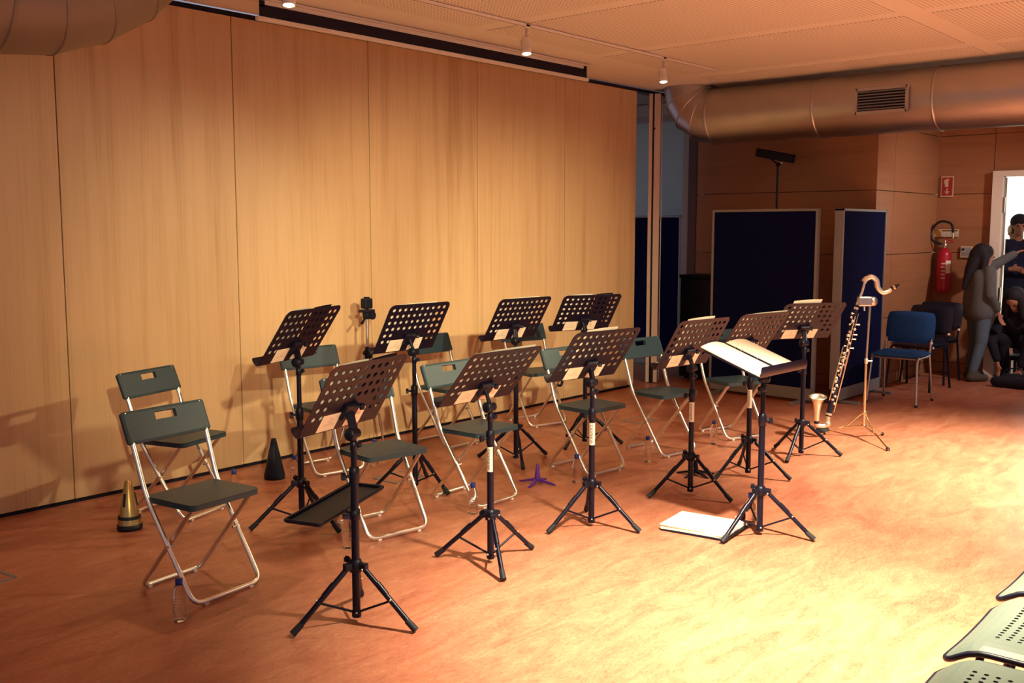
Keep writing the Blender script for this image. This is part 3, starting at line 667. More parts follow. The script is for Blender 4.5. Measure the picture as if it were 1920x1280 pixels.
# ================================================================= mutes, pegs, papers
gm = thing('cone_mute', 'gold cone mute with black base band beside a folding chair', 'mute', (2.665, 5.0, 0))
MB().lathe([(.062, .028), (.058, .055), (.052, .08), (.018, .262), (.014, .266), (.001, .266)], 24, cap=False).build('cone', M['mutegold'], gm)
MB().lathe([(.001, 0), (.063, 0), (.066, .006), (.0655, .030), (.0615, .031)], 24, cap=False).lathe([(.0592, .060), (.0565, .078)], 24, cap=False).build('base_band', M['mutetape'], gm)
for a in (-.6, 1.5, 3.6):
    q = Matrix.Rotation(a, 3, 'Z'); MB().box(q @ Vector((.037, 0, .165)), (.006, .012, .07), q @ Matrix.Rotation(R(-10.5), 3, 'Y')).build('cork_strip', M['mutetape'], gm)
bm_ = thing('cone_mute', 'black cone mute standing near the partition', 'mute', (3.845, 5.33, 0))
MB().lathe([(.001, 0), (.066, 0), (.068, .006), (.066, .03), (.018, .250), (.016, .262), (.001, .264)], 24, cap=False).build('cone', M['vinyl'], bm_)
for a in (-.6-1.6, 1.5, 3.6):
    q = Matrix.Rotation(a, 3, 'Z'); MB().box(q @ Vector((.038, 0, .165)), (.006, .012, .08), q @ Matrix.Rotation(R(-12.5), 3, 'Y')).build('cork_strip', M['rubber'], bm_)
def peg(label, pos, m, rz, n=4, nm='instrument_peg'):
    o = thing(nm, label, 'instrument stand', (*pos, 0), rz)
    MB().lathe([(.001, .018), (.022, .018), (.020, .03), (.009, .118), (.006, .126), (.001, .127)], 14, cap=False).build('peg', m, o)
    for k in range(n):
        a = 2*PI*k/n; q = Matrix.Rotation(a, 3, 'Z')
        MB().add([q @ Vector(v) for v in ((.006, -.010, .036), (.006, .010, .036), (.125, .007, .006), (.125, -.007, .006), (.006, -.010, .018), (.006, .010, .018), (.125, .007, 0), (.125, -.007, 0))],
                 [(0, 3, 2, 1), (4, 5, 6, 7), (0, 1, 5, 4), (1, 2, 6, 5), (2, 3, 7, 6), (3, 0, 4, 7)]).build('leg', m, o)
peg('small purple plastic instrument peg with splayed legs on the floor', (4.85, 3.955), M['purple'], .25)
peg('small black instrument peg with splayed legs under a music stand', (5.70, 3.31), M['blackp'], .6, 5)
pb = thing('score_stack', 'stack of cream scores lying on the floor by the score stand', 'papers', (4.672, 2.662, 0), .12)
MB().box((0, -.01, .006), (.30, .37, .012)).build('bottom_folder', M['ink2'], pb)
MB().box((.0, 0, .016), (.295, .36, .010), Matrix.Rotation(.02, 3, 'Z')).build('score', M['paper'], pb)
MB().box((.003, .005, .025), (.29, .355, .008), Matrix.Rotation(-.03, 3, 'Z')).build('score', M['paper'], pb)
tp = MB().box((0, .004, .0325), (.292, .36, .006), Matrix.Rotation(.015, 3, 'Z')).build('score', M['paper'], pb)
# ================================================================= small camera tripod by the partition
tpd = thing('camera_tripod', 'small photo tripod with black head standing against the partition', 'tripod', (4.80, 5.50, 0))
MB().tube([(0, 0, .45), (0, 0, .96)], .0115, 10).build('center_column', M['steel'], tpd)
MB().lathe([(.016, -.03), (.034, -.02), (.036, .02), (.020, .04), (.016, .06)], 12, c=(0, 0, .70)).build('shoulder', M['blackp'], tpd)
for k, (fx, fy) in enumerate(((-.28, .03), (.13, -.02), (.03, .20))):
    t = Vector((fx, fy, .012)); s_ = Vector((fx*.10, fy*.10, .70)); md = s_.lerp(t, .5)
    lg = MB().tube([s_, md], .0125, 8).tube([md, t], .009, 8).build('leg', M['steel'], tpd)
    MB().tube([md-(t-s_).normalized()*.02, md+(t-s_).normalized()*.02], .016, 8).tube([t+(s_-t).normalized()*.03, t], .015, 8).build('leg_clamp', M['blackp'], lg)
    MB().tube([(0, 0, .52), s_.lerp(t, .32)], .005, 6).build('strut', M['black'], lg)
MB().box((0, 0, .985), (.05, .05, .05), bev=.01).box((0, 0, 1.018), (.10, .07, .022), bev=.006).lathe([(.03, -.012), (.03, .012)], 12, c=(.03, -.02, .985), mt=Matrix.Rotation(PI/2, 4, 'X')).build('pan_head', M['blackp'], tpd)
MB().tube([(-.02, -.02, .985), (-.10, -.06, .94)], [.006, .011], 8).build('pan_handle', M['blackp'], tpd)
MB().box((0, 0, 1.072), (.075, .055, .075), bev=.01).tube([(0, 0, 1.03), (0, 0, 1.09)], .012, 8).box((.0, 0, 1.114), (.03, .03, .012)).build('phone_clamp', M['blackp'], tpd)
# ================================================================= bass clarinet on its stand
bc = thing('bass_clarinet', 'black bass clarinet with silver neck and upturned bell on a floor stand', 'bass clarinet', (7.389, 3.139, .10))
O = Vector((7.389, 3.139, .10))
V = lambda *p: Vector(p)-O
b0, b1 = V(7.389, 3.139, .172), V(7.513, 2.995, 1.03)
ax = (b1-b0).normalized(); sd = ax.cross(Vector((-.76, -.65, 0))).normalized()   # toward image left
fr = ax.cross(sd).normalized()
if fr.dot(Vector((-.76, -.65, 0))) < 0: fr = -fr
if sd.dot(Vector((-.65, .76, 0))) < 0: sd = -sd
MB().tube([b0, b0.lerp(b1, .5), b1], [.0215, .019, .0165], 16).build('body', M['ink2'], bc)
for t in (.02, .47, .53, .97): MB().tube([b0.lerp(b1, t)-ax*.008, b0.lerp(b1, t)+ax*.008], [.0235-.006*t]*2, 16).build('ferrule', M['silver'], bc)
MB().tube(fillet([V(7.331, 3.206, .125), V(7.334, 3.202, .098), V(7.385, 3.144, .096), b0], .03), .017, 14).ball(V(7.386, 3.141, .112), .024).build('bottom_bow', M['silver'], bc)
bell = [(.019, 0), (.021, .05), (.026, .10), (.034, .145), (.042, .168), (.056, .188), (.068, .196), (.064, .199), (.050, .190), (.036, .165), (.022, .09)]
bd = (V(7.324, 3.214, .33)-V(7.331, 3.206, .135)).normalized(); bq = (bd*1+Vector((-.25, -.22, .0))*.7).to_track_quat('Z', 'Y').to_matrix().to_4x4()
MB().lathe(bell, 28, c=V(7.331, 3.206, .140), mt=bq, cap=False).build('bell', M['silver'], bc)
MB().tube([V(7.331, 3.206, .115), V(7.331, 3.206, .142)], .0185, 14).build('cork_ring', M['ink2'], bc)
nk = [b1, V(7.535, 2.968, 1.13), V(7.546, 2.956, 1.20)]
MB().tube(nk, [.012, .009, .009], 10).build('neck_tenon', M['silver'], bc)
npts = [V(7.540, 2.962, 1.205), V(7.553, 2.948, 1.228), V(7.579, 2.918, 1.243), V(7.603, 2.890, 1.215), V(7.612, 2.879, 1.16), V(7.637, 2.850, 1.125), V(7.663, 2.820, 1.134), V(7.676, 2.805, 1.15)]
sm_ = []
for i in range(len(npts)-1):
    p0 = npts[max(i-1, 0)]; p1 = npts[i]; p2 = npts[i+1]; p3 = npts[min(i+2, len(npts)-1)]
    for k in range(6):
        t = k/6; sm_.append(.5*((2*p1)+(p2-p0)*t+(2*p0-5*p1+4*p2-p3)*t*t+(3*p1-p0-3*p2+p3)*t**3))
sm_.append(npts[-1])
MB().tube(sm_, [.0215-.004*i/len(sm_) for i in range(len(sm_))], 14).build('neck', M['silver'], bc)
mpd = (V(7.717, 2.757, 1.186)-npts[-1])
MB().tube([npts[-1], npts[-1]+mpd*.35, npts[-1]+mpd*.7, npts[-1]+mpd*1.05], [.016, .017, .012, .003], 12).build('mouthpiece', M['ink2'], bc)
MB().tube([npts[-1]+mpd*.25, npts[-1]+mpd*.45], .0185, 12).build('ligature', M['gold'], bc)
for off, r_, t0, t1, mm in ((-sd*.030+fr*.006, .0065, .05, .60, 'gold'), (-sd*.022+fr*.014, .004, .45, .93, 'gold'), (sd*.026+fr*.010, .0045, .14, .62, 'gold'), (fr*.026, .004, .36, .90, 'silver')):
    p, q = b0.lerp(b1, t0)+off, b0.lerp(b1, t1)+off; MB().tube([p, q], r_, 8).build('key_rod', M[mm], bc)
rk = random.Random(3)
for k in range(26):
    t = .12+.83*k/26; s_ = rk.choice((-1, 1, 1)); p = b0.lerp(b1, t)+sd*s_*rk.uniform(.004, .028)+fr*rk.uniform(.016, .026)
    q = (fr+sd*s_*.4).to_track_quat('Z', 'Y').to_matrix().to_4x4()
    rr = rk.uniform(.007, .012)
    key = MB().lathe([(.001, -.003), (rr, -.003), (rr, .002), (rr*.6, .004), (.001, .004)], 10, c=p, mt=q, cap=False); key.tube([p, p-sd*s_*.016+ax*rk.uniform(-.02, .02)], .0025, 6); key.build('key', M['silver'], bc)
for t in (.62, .70, .74, .83): 
    p = b0.lerp(b1, t); MB().tube([p-sd*.02, p-sd*.052+ax*.006], [.004, .006], 6).ball(p-sd*.054+ax*.006, .007, 8).build('side_key', M['silver'], bc)
# its stand
cs_ = thing('clarinet_stand', 'thin metal floor stand with folding legs holding the bass clarinet', 'instrument stand', (7.57, 2.93, 0))
S = lambda x_, y_, z_: Vector((x_-7.57, y_-2.93, z_))
MB().tube([(0, 0, .085), (0, 0, .60)], .0105, 10).build('lower_pole', M['gold'], cs_)
MB().tube([(.0, 0, .58), S(7.577, 2.92, 1.02)], .0085, 10).build('upper_pole', M['steel'], cs_)
MB().lathe([(.0115, -.02), (.014, -.018), (.014, .018), (.0115, .02)], 12, c=(0, 0, .60)).tube([(0, 0, .60), (.03, -.035, .60)], .006, 8).build('pole_clamp', M['silver'], cs_)
for z in (.20, .095): MB().lathe([(.012, -.012), (.018, -.010), (.018, .010), (.012, .012)], 12, c=(0, 0, z)).build('leg_collar', M['gold'], cs_)
for fx, fy in ((7.23, 2.61), (7.76, 2.85), (7.50, 3.22)):
    f_ = S(fx, fy, .012); md = Vector((f_.x*.42, f_.y*.42, .085)); lg = MB().tube([(f_.x*.03, f_.y*.03, .20), md], .0055, 8).tube([(f_.x*.03, f_.y*.03, .095), md.lerp(f_, .15), f_], .0065, 8).build('leg', M['gold'], cs_)
    MB().tube([f_.lerp(md, .08), f_], .013, 10).build('rubber_foot', M['rubber'], lg)
MB().box(S(7.548, 2.953, 1.058), (.105, .05, .075), Matrix.Rotation(R(-49), 3, 'Z'), bev=.01).lathe([(.001, -.018), (.036, -.018), (.036, .018), (.001, .018)], 16, c=S(7.588, 2.908, 1.058), mt=Matrix.Rotation(R(-49), 4, 'Z') @ Matrix.Rotation(PI/2, 4, 'X')).build('holder_clamp', M['steel'], cs_)
MB().ball(S(7.582, 2.895, 1.058), .010).tube([S(7.54, 2.95, 1.02), S(7.535, 2.945, .985)], .006, 8).build('clamp_screw', M['silver'], cs_)
MB().lathe([(.001, .0), (.05, .0), (.055, .012), (.045, .03), (.001, .034)], 16, c=S(7.60, 3.27, 0), cap=False).build('counter_pad', M['rubber'], cs_)
# ================================================================= chairs by the wall
def stacking_chair(label, pos, rz, fab, legm, group, z=0):
    """padded office chair, local -y is the front"""
    o = thing('padded_chair', label, 'chair', (*pos, 0), rz, group)
    def cushion(wd, hg, dp, bulge, mt):
        m = MB(); n = 9; q = n+1
        for side in (1, -1):
            vs_ = []
            for i in range(q):
                for j in range(q):
                    u, v = i/n*2-1, j/n*2-1; ex = wd/2*u*(1-.10*v*v*v*v if True else 1); ey = hg/2*v*(1-.07*u**4)
                    e = (1-u**6)*(1-v**6); vs_.append(mt @ Vector((ex, ey, side*(dp/2*max(e, 0)**.5)+bulge*(u*u))))
            fs = [(i*q+j, (i+1)*q+j, (i+1)*q+j+1, i*q+j+1) for i in range(n) for j in range(n)]
            m.add(vs_, fs if side > 0 else [f[::-1] for f in fs], 0, True)
        return m
    cushion(.47, .42, .055, .0, Matrix.Translation((0, -.01, .455))).build('seat', fab, o)
    cushion(.45, .30, .045, -.025, Matrix.Translation((0, .215, .685)) @ Matrix.Rotation(R(80), 4, 'X')).build('backrest', fab, o)
    for s in (-1, 1):
        MB().tube(fillet([(s*.225, -.235, .012), (s*.205, -.19, .43), (s*.205, .17, .43)], .04), .011, 10).build('front_leg', legm, o)
        MB().tube(fillet([(s*.225, .235, .012), (s*.205, .165, .45), (s*.205, .205, .58)], .04), .011, 10).build('rear_leg', legm, o)
        MB().ball((s*.207, .195, .545), .016, 10).ball((s*.21, -.16, .435), .013, 10).build('bracket_cap', M['white'], o)
        for y_ in (-.235, .235): MB().tube([(s*.226, y_, 0), (s*.2245, y_, .022)], .0135, 10).build('foot_cap', M['rubber'], o)
    MB().tube([(-.205, -.10, .42), (.205, -.10, .42)], .010, 8).tube([(-.205, .12, .42), (.205, .12, .42)], .010, 8).build('crossbar', legm, o)
    return o
stacking_chair('blue fabric padded chair with chrome legs beside the navy screen', (9.42, 3.32), R(-90)+.03, M['blue'], M['steel'], 'padded chairs by the wall')
stacking_chair('black vinyl padded chair directly behind the blue chair', (10.38, 3.48), R(-90)-.1, M['vinyl'], M['black'], 'padded chairs by the wall')
stacking_chair('black vinyl padded chair below the fire extinguisher, beside the standing person', (10.94, 3.545), R(-90)-.03, M['vinyl'], M['black'], 'padded chairs by the wall')
# ================================================================= things on the far wall
fx = X2-.012
fe = thing('fire_extinguisher', 'red fire extinguisher with black hose hanging on the veneered wall', 'fire extinguisher', (X2-.095, 3.66, .90))
MB().lathe([(.001, 0), (.06, .002), (.074, .02), (.076, .05), (.076, .42), (.066, .46), (.035, .49), (.022, .50), (.022, .52)], 24, cap=False).build('cylinder', M['red'], fe)
MB().lathe([(.025, .50), (.028, .515), (.028, .545), (.012, .56), (.012, .58)], 14).build('valve', M['steel'], fe)
MB().box((0, -.035, .585), (.022, .11, .012), Matrix.Rotation(R(22), 3, 'X'), bev=.003).box((0, -.04, .555), (.02, .10, .010), Matrix.Rotation(R(-6), 3, 'X'), bev=.003).build('handle', M['red'], fe)
MB().tube(fillet([(-.03, .03, .54), (-.04, .13, .57), (-.04, .15, .68), (-.04, .06, .80), (-.04, -.08, .77), (-.03, -.09, .66)], .09, 8), .0135, 10).build('hose', M['rubber'], fe)
MB().tube([(-.03, -.09, .665), (-.03, -.095, .60)], [.015, .008], 10).build('nozzle', M['silver'], fe)
m = MB(); n = 8
vs_ = [(.0768*math.cos(a), .0768*math.sin(a), z) for z in (.22, .36) for a in [R(-150+12*k) for k in range(5)]]
m.add(vs_, [(k, k+1, 6+k, 5+k) for k in range(4)], 0, True)
m.build('instruction_label', M['white'], fe)
for k in range(5): 
    m = MB(); vs_ = [(.0768*math.cos(a), .0768*math.sin(a), z) for z in (.16+k*.04, .175+k*.04) for a in [R(176+8*j) for j in range(5)]]; m.add(vs_, [(j, j+1, 6+j, 5+j) for j in range(4)], 0, True); m.build('printed_line', M['signcream'], fe)
MB().box((.082, 0, .44), (.03, .05, .04)).build('wall_bracket', M['steel'], fe)
# fire sign
fs_ = thing('fire_sign', 'red fire extinguisher sign with white pictogram and down arrow', 'sign', (fx, 3.69, 2.07))
MB().box((0, 0, 0), (.006, .135, .225)).build('border', M['signcream'], fs_)
MB().box((-.004, 0, 0), (.004, .112, .20)).build('red_field', M['signred'], fs_)
MB().box((-.0068, .006, .035), (.002, .036, .075)).box((-.0068, -.002, .078), (.002, .03, .012)).box((-.0068, .028, .05), (.002, .010, .05)).build('pictogram', M['signcream'], fs_)
mt = Matrix.Rotation(-PI/2, 4, 'Y') @ Matrix.Rotation(-PI/2, 4, 'Z')
MB().box((-.0068, 0, -.040), (.002, .012, .045)).add([(-.0078, .028, -.052), (-.0078, -.028, -.052), (-.0078, 0, -.086)], [(0, 1, 2)]).build('arrow', M['signcream'], fs_)
# instruction sign
is_ = thing('instruction_sign', 'cream sign with a row of dark pictograms above the extinguisher', 'sign', (fx, 3.675, 1.56))
MB().box((0, 0, 0), (.006, .26, .085)).build('sign_plate', M['signcream'], is_)
MB().box((-.004, .085, 0), (.003, .07, .07)).build('yellow_field', M['yellow'], is_)
MB().box((-.004, -.035, .026), (.003, .165, .010)).build('heading_bar', M['ink2'], is_)
for k in range(4): MB().box((-.004, .028-k*.044, -.008), (.003, .026, .030)).box((-.0055, .026-k*.044, -.006), (.002, .010, .012)).build('pictogram', [M['teal']], is_)
# switch panel
sp_ = thing('wall_panel', 'small grey control panel with a black knob on the veneered wall', 'control panel', (fx, 3.455, 1.355))
MB().box((0, 0, 0), (.02, .125, .125), bev=.004).build('frame', M['signcream'], sp_)
MB().box((-.009, 0, 0), (.008, .10, .10)).build('face', M['grey'], sp_)
MB().lathe([(.001, 0), (.012, 0), (.012, .01), (.001, .01)], 12, c=(-.012, .03, .028), mt=Matrix.Rotation(-PI/2, 4, 'Y')).build('knob', M['ink2'], sp_)
for k in range(4): MB().box((-.014, .03-k*.02, -.02), (.004, .008, .03)).build('fader', M['alu'], sp_)
# ================================================================= people
def capsule(m, p, q, r0, r1, n=14):
    p, q = Vector(p), Vector(q); d = q-p; L_ = d.length
    prof = [(max(1e-4, r0*math.sin(PI/2*i/5)), -r0*math.cos(PI/2*i/5)) for i in range(6)] + [(max(1e-4, r1*math.cos(PI/2*i/5)), L_+r1*math.sin(PI/2*i/5)) for i in range(6)]
    m.lathe(prof, n, c=p, mt=d.to_track_quat('Z', 'Y').to_matrix().to_4x4(), cap=False)
def blob(name, caps, mt_, parent, vox=.014, it=6, balls=()):
    m = MB()
    for c in caps: capsule(m, *c)
    for c, r, s_ in balls: m.ball(c, r, 16, 0, s_)
    o = m.build(name, mt_); md = o.modifiers.new('r', 'REMESH'); md.mode = 'VOXEL'; md.voxel_size = vox; md.use_smooth_shade = True
    sm = o.modifiers.new('s', 'SMOOTH'); sm.iterations = it; sm.factor = .5
    dg = bpy.context.evaluated_depsgraph_get(); me = bpy.data.meshes.new_from_object(o.evaluated_get(dg)); me.name = name
    bpy.data.objects.remove(o); o2 = link(name, me, parent)
    for p in me.polygons: p.use_smooth = True
    if not me.materials: me.materials.append(mt_)
    return o2
rt = Vector((.652, -.758, 0)); fwv = Vector((.758, .652, 0))
def body_frame(loc, fac):
    """returns B(f, s, z): forward, person's left, up"""
    f = Vector((math.cos(fac), math.sin(fac), 0)); s = Vector((-f.y, f.x, 0))
    return lambda a, b, c: f*a+s*b+Vector((0, 0, c))
def hand(B, wrist, d, side, spread=.0):
    """caps of a palm with five bent fingers; d = direction of fingers, side = thumb direction"""
    w_ = Vector(wrist); d = Vector(d).normalized(); s = Vector(side).normalized(); nn = d.cross(s).normalized(); caps = []
    for k in range(4): caps.append((w_+s*(.022-.015*k)*.6, w_+d*.075+s*(.026-.017*k), .013, .011))
    for k, L_ in enumerate((.062, .072, .068, .052)):
        a = w_+d*.078+s*(.027-.018*k); b = a+(d+nn*.25)*L_*.5; c = b+(d+nn*.8).normalized()*L_*.5; caps += [(a, b, .0088, .008), (b, c, .008, .0068)]
    a = w_+d*.02+s*.022; b = a+(d*.5+s).normalized()*.035; caps += [(a, b, .011, .0095), (b, b+(d+s*.3).normalized()*.032, .0095, .0075)]
    return caps
def head_caps(c, fwd, up):
    c = Vector(c); fwd = Vector(fwd).normalized(); up = Vector(up).normalized(); sdv = up.cross(fwd)
    caps = [(c+up*.035-fwd*.012, c+up*.025+fwd*.02, .082, .076), (c-up*.03+fwd*.025, c-up*.075+fwd*.045, .058, .036),
            (c+fwd*.088+up*.012, c+fwd*.108-up*.022, .009, .014), (c+fwd*.088-up*.055-sdv*.014, c+fwd*.088-up*.055+sdv*.014, .009, .009)]
    for s_ in (-1, 1): caps += [(c+sdv*s_*.078+up*.012-fwd*.005, c+sdv*s_*.080-up*.022-fwd*.002, .014, .010), (c+fwd*.086+sdv*s_*.034+up*.03, c+fwd*.088+sdv*s_*.022+up*.032, .010, .010)]
    return caps
def eyes(c, fwd, up, parent):
    c = Vector(c); fwd = Vector(fwd).normalized(); up = Vector(up).normalized(); sdv = up.cross(fwd)
    for s_ in (-1, 1): MB().ball(c+fwd*.088+sdv*s_*.031+up*.008, .010, 10).build('eye', M['ink2'], parent)
# person 1: standing in a grey sweater, turned towards the doorway, one arm stretched out
P1 = thing('person', 'person in grey sweater and jeans with long dark hair reaching towards the doorway', 'person', (11.31, 3.19, 0))
fc_ = math.atan2(-.62, .78); B = body_frame(None, fc_)
hd = B(.03, .0, 1.315)
body = [(B(-.01, 0, .80), B(.0, 0, 1.12), .09, .085), (B(0, 0, 1.12), B(.02, 0, 1.22), .06, .045)]
shl, shr = B(.0, .145, 1.175), B(.0, -.145, 1.165)
armL = [(shl, B(.24, .12, 1.22), .040, .034), (B(.24, .12, 1.22), B(.46, .10, 1.34), .034, .026)]
armR = [(shr, B(-.02, -.20, .92), .040, .033), (B(-.02, -.20, .92), B(.10, -.17, .74), .033, .025)]
legs = [(B(0, .075, .78), B(.035, .085, .43), .078, .055), (B(.035, .085, .43), B(-.01, .085, .09), .050, .034), (B(0, -.075, .78), B(-.02, -.085, .42), .078, .055), (B(-.02, -.085, .42), B(-.10, -.085, .09), .050, .034)]
feet = [(B(-.03, .085, .035), B(.12, .095, .030), .036, .030), (B(-.12, -.085, .035), B(.03, -.095, .030), .036, .030)]
blob('body', body+head_caps(hd, B(1, 0, -.15), B(.15, 0, 1))+armL+armR+legs+feet+[(B(0, 0, 1.18), B(.02, 0, 1.27), .045, .045)]+hand(B, B(.47, .10, 1.345), B(1, 0, .4), B(0, -1, .2))+hand(B, B(.11, -.17, .725), B(.4, 0, -1), B(1, .3, .3)), M['skin'], P1)
blob('sweater', [(B(-.01, .05, .74), B(-.01, .05, 1.08), .135, .115), (B(-.01, -.05, .74), B(-.01, -.05, 1.08), .135, .115), (B(0, -.12, 1.150), B(0, .12, 1.160), .066, .066), (B(0, 0, 1.16), B(.015, 0, 1.20), .07, .062), (shl, B(.24, .12, 1.22), .066, .057), (B(.24, .12, 1.22), B(.45, .10, 1.335), .056, .043), (shr, B(-.02, -.20, .92), .066, .056), (B(-.02, -.20, .92), B(.08, -.175, .775), .054, .043)], M['sweater'], P1)
blob('jeans', [(B(0, .075, .77), B(.035, .085, .43), .092, .068), (B(.035, .085, .43), B(-.01, .085, .12), .064, .050), (B(0, -.075, .77), B(-.02, -.085, .42), .092, .068), (B(-.02, -.085, .42), B(-.10, -.085, .12), .064, .050), (B(-.01, .05, .78), B(-.01, -.05, .78), .10, .10)], M['jeans'], P1)
for s_, off in ((.085, 0), (-.085, -.09)):
    blob('shoe', [(B(-.035+off, s_, .048), B(.13+off, s_*1.1, .040), .048, .040), (B(-.03+off, s_, .05), B(-.02+off, s_, .11), .044, .042)], M['shoe'], P1, .01)
blob('hair', [(hd+B(-.03, 0, .05), hd+B(.0, 0, .045), .098, .092), (hd+B(-.06, .02, .03), hd+B(-.13, .04, -.16), .085, .062), (hd+B(-.13, .04, -.16), hd+B(-.19, .05, -.33), .060, .022), (hd+B(-.03, .06, .0), hd+B(-.06, .08, -.13), .05, .04), (hd+B(-.03, -.06, .0), hd+B(-.06, -.08, -.13), .05, .035)], M['hair'], P1)
eyes(hd, B(1, 0, -.15), B(.15, 0, 1), P1)
# person 2: seated low, bending down, black clothes
P2 = thing('person', 'person in black bending down towards the floor, dark hair falling forward', 'person', (11.62, 2.84, 0))
fc2 = math.atan2(.25, -1.0); B = body_frame(None, fc2)
hd = B(.22, .03, .86)
f2, u2 = B(.75, .05, -.55), B(.55, 0, .75)
body = [(B(-.22, 0, .42), B(.08, 0, .66), .12, .12), (B(.08, 0, .66), B(.17, .02, .79), .06, .05)]
sl, sr = B(.10, .17, .64), B(.10, -.17, .64)
arms = [(sl, B(.24, .20, .40), .042, .036), (B(.24, .20, .40), B(.26, .14, .16), .034, .026), (sr, B(.28, -.17, .42), .042, .036), (B(.28, -.17, .42), B(.30, -.08, .20), .034, .026)]
legs = [(B(-.20, .10, .40), B(.16, .13, .44), .085, .065), (B(.16, .13, .44), B(.05, .13, .09), .055, .036), (B(-.20, -.10, .40), B(.16, -.13, .44), .085, .065), (B(.16, -.13, .44), B(.05, -.13, .09), .055, .036), (B(.03, .13, .04), B(.17, .14, .035), .036, .03), (B(.03, -.13, .04), B(.17, -.14, .035), .036, .03)]
blob('body', body+arms+legs+head_caps(hd, f2, u2)+hand(B, B(.26, .14, .15), B(.1, -.1, -1), B(.3, -1, 0))+hand(B, B(.30, -.08, .19), B(.1, .2, -1), B(.3, 1, 0)), M['skin'], P2)
blob('coat', [(B(-.24, 0, .40), B(.06, 0, .64), .17, .165), (B(.08, -.14, .63), B(.08, .14, .63), .085, .085), (sl, B(.24, .20, .40), .066, .056), (B(.24, .20, .40), B(.26, .15, .20), .054, .042), (sr, B(.28, -.17, .42), .066, .056), (B(.28, -.17, .42), B(.30, -.09, .24), .054, .042), (B(.10, 0, .67), B(.15, .01, .70), .075, .07)], M['blackcloth'], P2)
blob('trousers', [(B(-.20, .10, .40), B(.16, .13, .44), .10, .080), (B(.16, .13, .44), B(.05, .13, .12), .070, .055), (B(-.20, -.10, .40), B(.16, -.13, .44), .10, .08), (B(.16, -.13, .44), B(.05, -.13, .12), .070, .055)], M['blackcloth'], P2)
for s_ in (.13, -.13): blob('shoe', [(B(.02, s_, .045), B(.18, s_*1.05, .038), .046, .038), (B(.03, s_, .05), B(.04, s_, .10), .042, .04)], M['vinyl'], P2, .01)
U = Vector(u2).normalized(); Fv = Vector(f2).normalized(); Sv = U.cross(Fv)
blob('hair', [(hd+U*.05-Fv*.02, hd+U*.04-Fv*.045, .10, .095), (hd+Sv*.07+U*.03, hd+Sv*.095+Vector((0, 0, -.17)), .055, .04), (hd-Sv*.07+U*.03, hd-Sv*.10+Vector((0, 0, -.15)), .055, .04), (hd-Fv*.06, hd-Fv*.12-U*.12, .09, .07)], M['hair'], P2)
eyes(hd, f2, u2, P2)
# the stool she sits on
sb_ = thing('low_bench', 'low dark bench under the bending person', 'bench', (11.84, 2.79, 0))
MB().box((0, 0, .22), (.30, .46, .05), bev=.012).build('bench_top', M['vinyl'], sb_)
for sx in (-.11, .11):
    for sy in (-.18, .18): MB().tube([(sx, sy, 0), (sx, sy, .21)], .016, 8).build('leg', M['black'], sb_)
# person 3: in the doorway, dark jacket
P3 = thing('person', 'person in dark jacket standing in the bright doorway, seen in shade', 'person', (12.40, 3.12, 0))
B = body_frame(None, math.atan2(-.4, -.9)); hd = B(.03, 0, 1.64)
sl, sr = B(0, .19, 1.44), B(0, -.19, 1.44)
arms = [(sl, B(.02, .24, 1.16), .05, .042), (B(.02, .24, 1.16), B(.22, .10, 1.13), .04, .03), (sr, B(.02, -.24, 1.16), .05, .042), (B(.02, -.24, 1.16), B(.22, -.10, 1.16), .04, .03)]
legs = [(B(0, .09, .88), B(.01, .1, .48), .09, .06), (B(.01, .1, .48), B(0, .1, .09), .055, .038), (B(0, -.09, .88), B(.01, -.1, .48), .09, .06), (B(.01, -.1, .48), B(0, -.1, .09), .055, .038), (B(-.03, .1, .04), B(.15, .11, .035), .04, .034), (B(-.03, -.1, .04), B(.15, -.11, .035), .04, .034)]
blob('body', [(B(0, 0, .90), B(0, 0, 1.36), .10, .09), (B(0, 0, 1.40), B(.015, 0, 1.58), .052, .052)]+arms+legs+head_caps(hd, B(1, 0, -.1), B(.1, 0, 1))+hand(B, B(.23, .10, 1.13), B(.5, -1, .1), B(.3, 0, 1))+hand(B, B(.23, -.10, 1.16), B(.5, 1, .1), B(.3, 0, 1)), M['skin'], P3)
blob('jacket', [(B(0, 0, .84), B(0, 0, 1.12), .165, .16), (B(0, .06, 1.14), B(0, .06, 1.36), .14, .11), (B(0, -.06, 1.14), B(0, -.06, 1.36), .14, .11), (B(0, -.16, 1.42), B(0, .16, 1.42), .075, .075), (sl, B(.02, .24, 1.16), .076, .064), (B(.02, .24, 1.16), B(.19, .115, 1.13), .06, .046), (sr, B(.02, -.24, 1.16), .076, .064), (B(.02, -.24, 1.16), B(.19, -.115, 1.155), .06, .046)], M['navycloth'], P3)
blob('trousers', [(B(0, .09, .88), B(.01, .1, .48), .108, .076), (B(.01, .1, .48), B(0, .1, .11), .07, .056), (B(0, -.09, .88), B(.01, -.1, .48), .108, .076), (B(.01, -.1, .48), B(0, -.1, .11), .07, .056), (B(0, .05, .88), B(0, -.05, .88), .12, .12)], M['navycloth'], P3)
for s_ in (.1, -.1): blob('shoe', [(B(-.03, s_, .045), B(.16, s_*1.08, .04), .048, .04), (B(-.02, s_, .05), B(-.01, s_, .10), .044, .042)], M['vinyl'], P3, .01)
blob('hair', [(hd+B(-.025, 0, .045), hd+B(.015, 0, .05), .097, .09), (hd+B(-.05, 0, .0), hd+B(-.06, 0, -.04), .08, .07)], M['hair'], P3)
eyes(hd, B(1, 0, -.1), B(.1, 0, 1), P3)
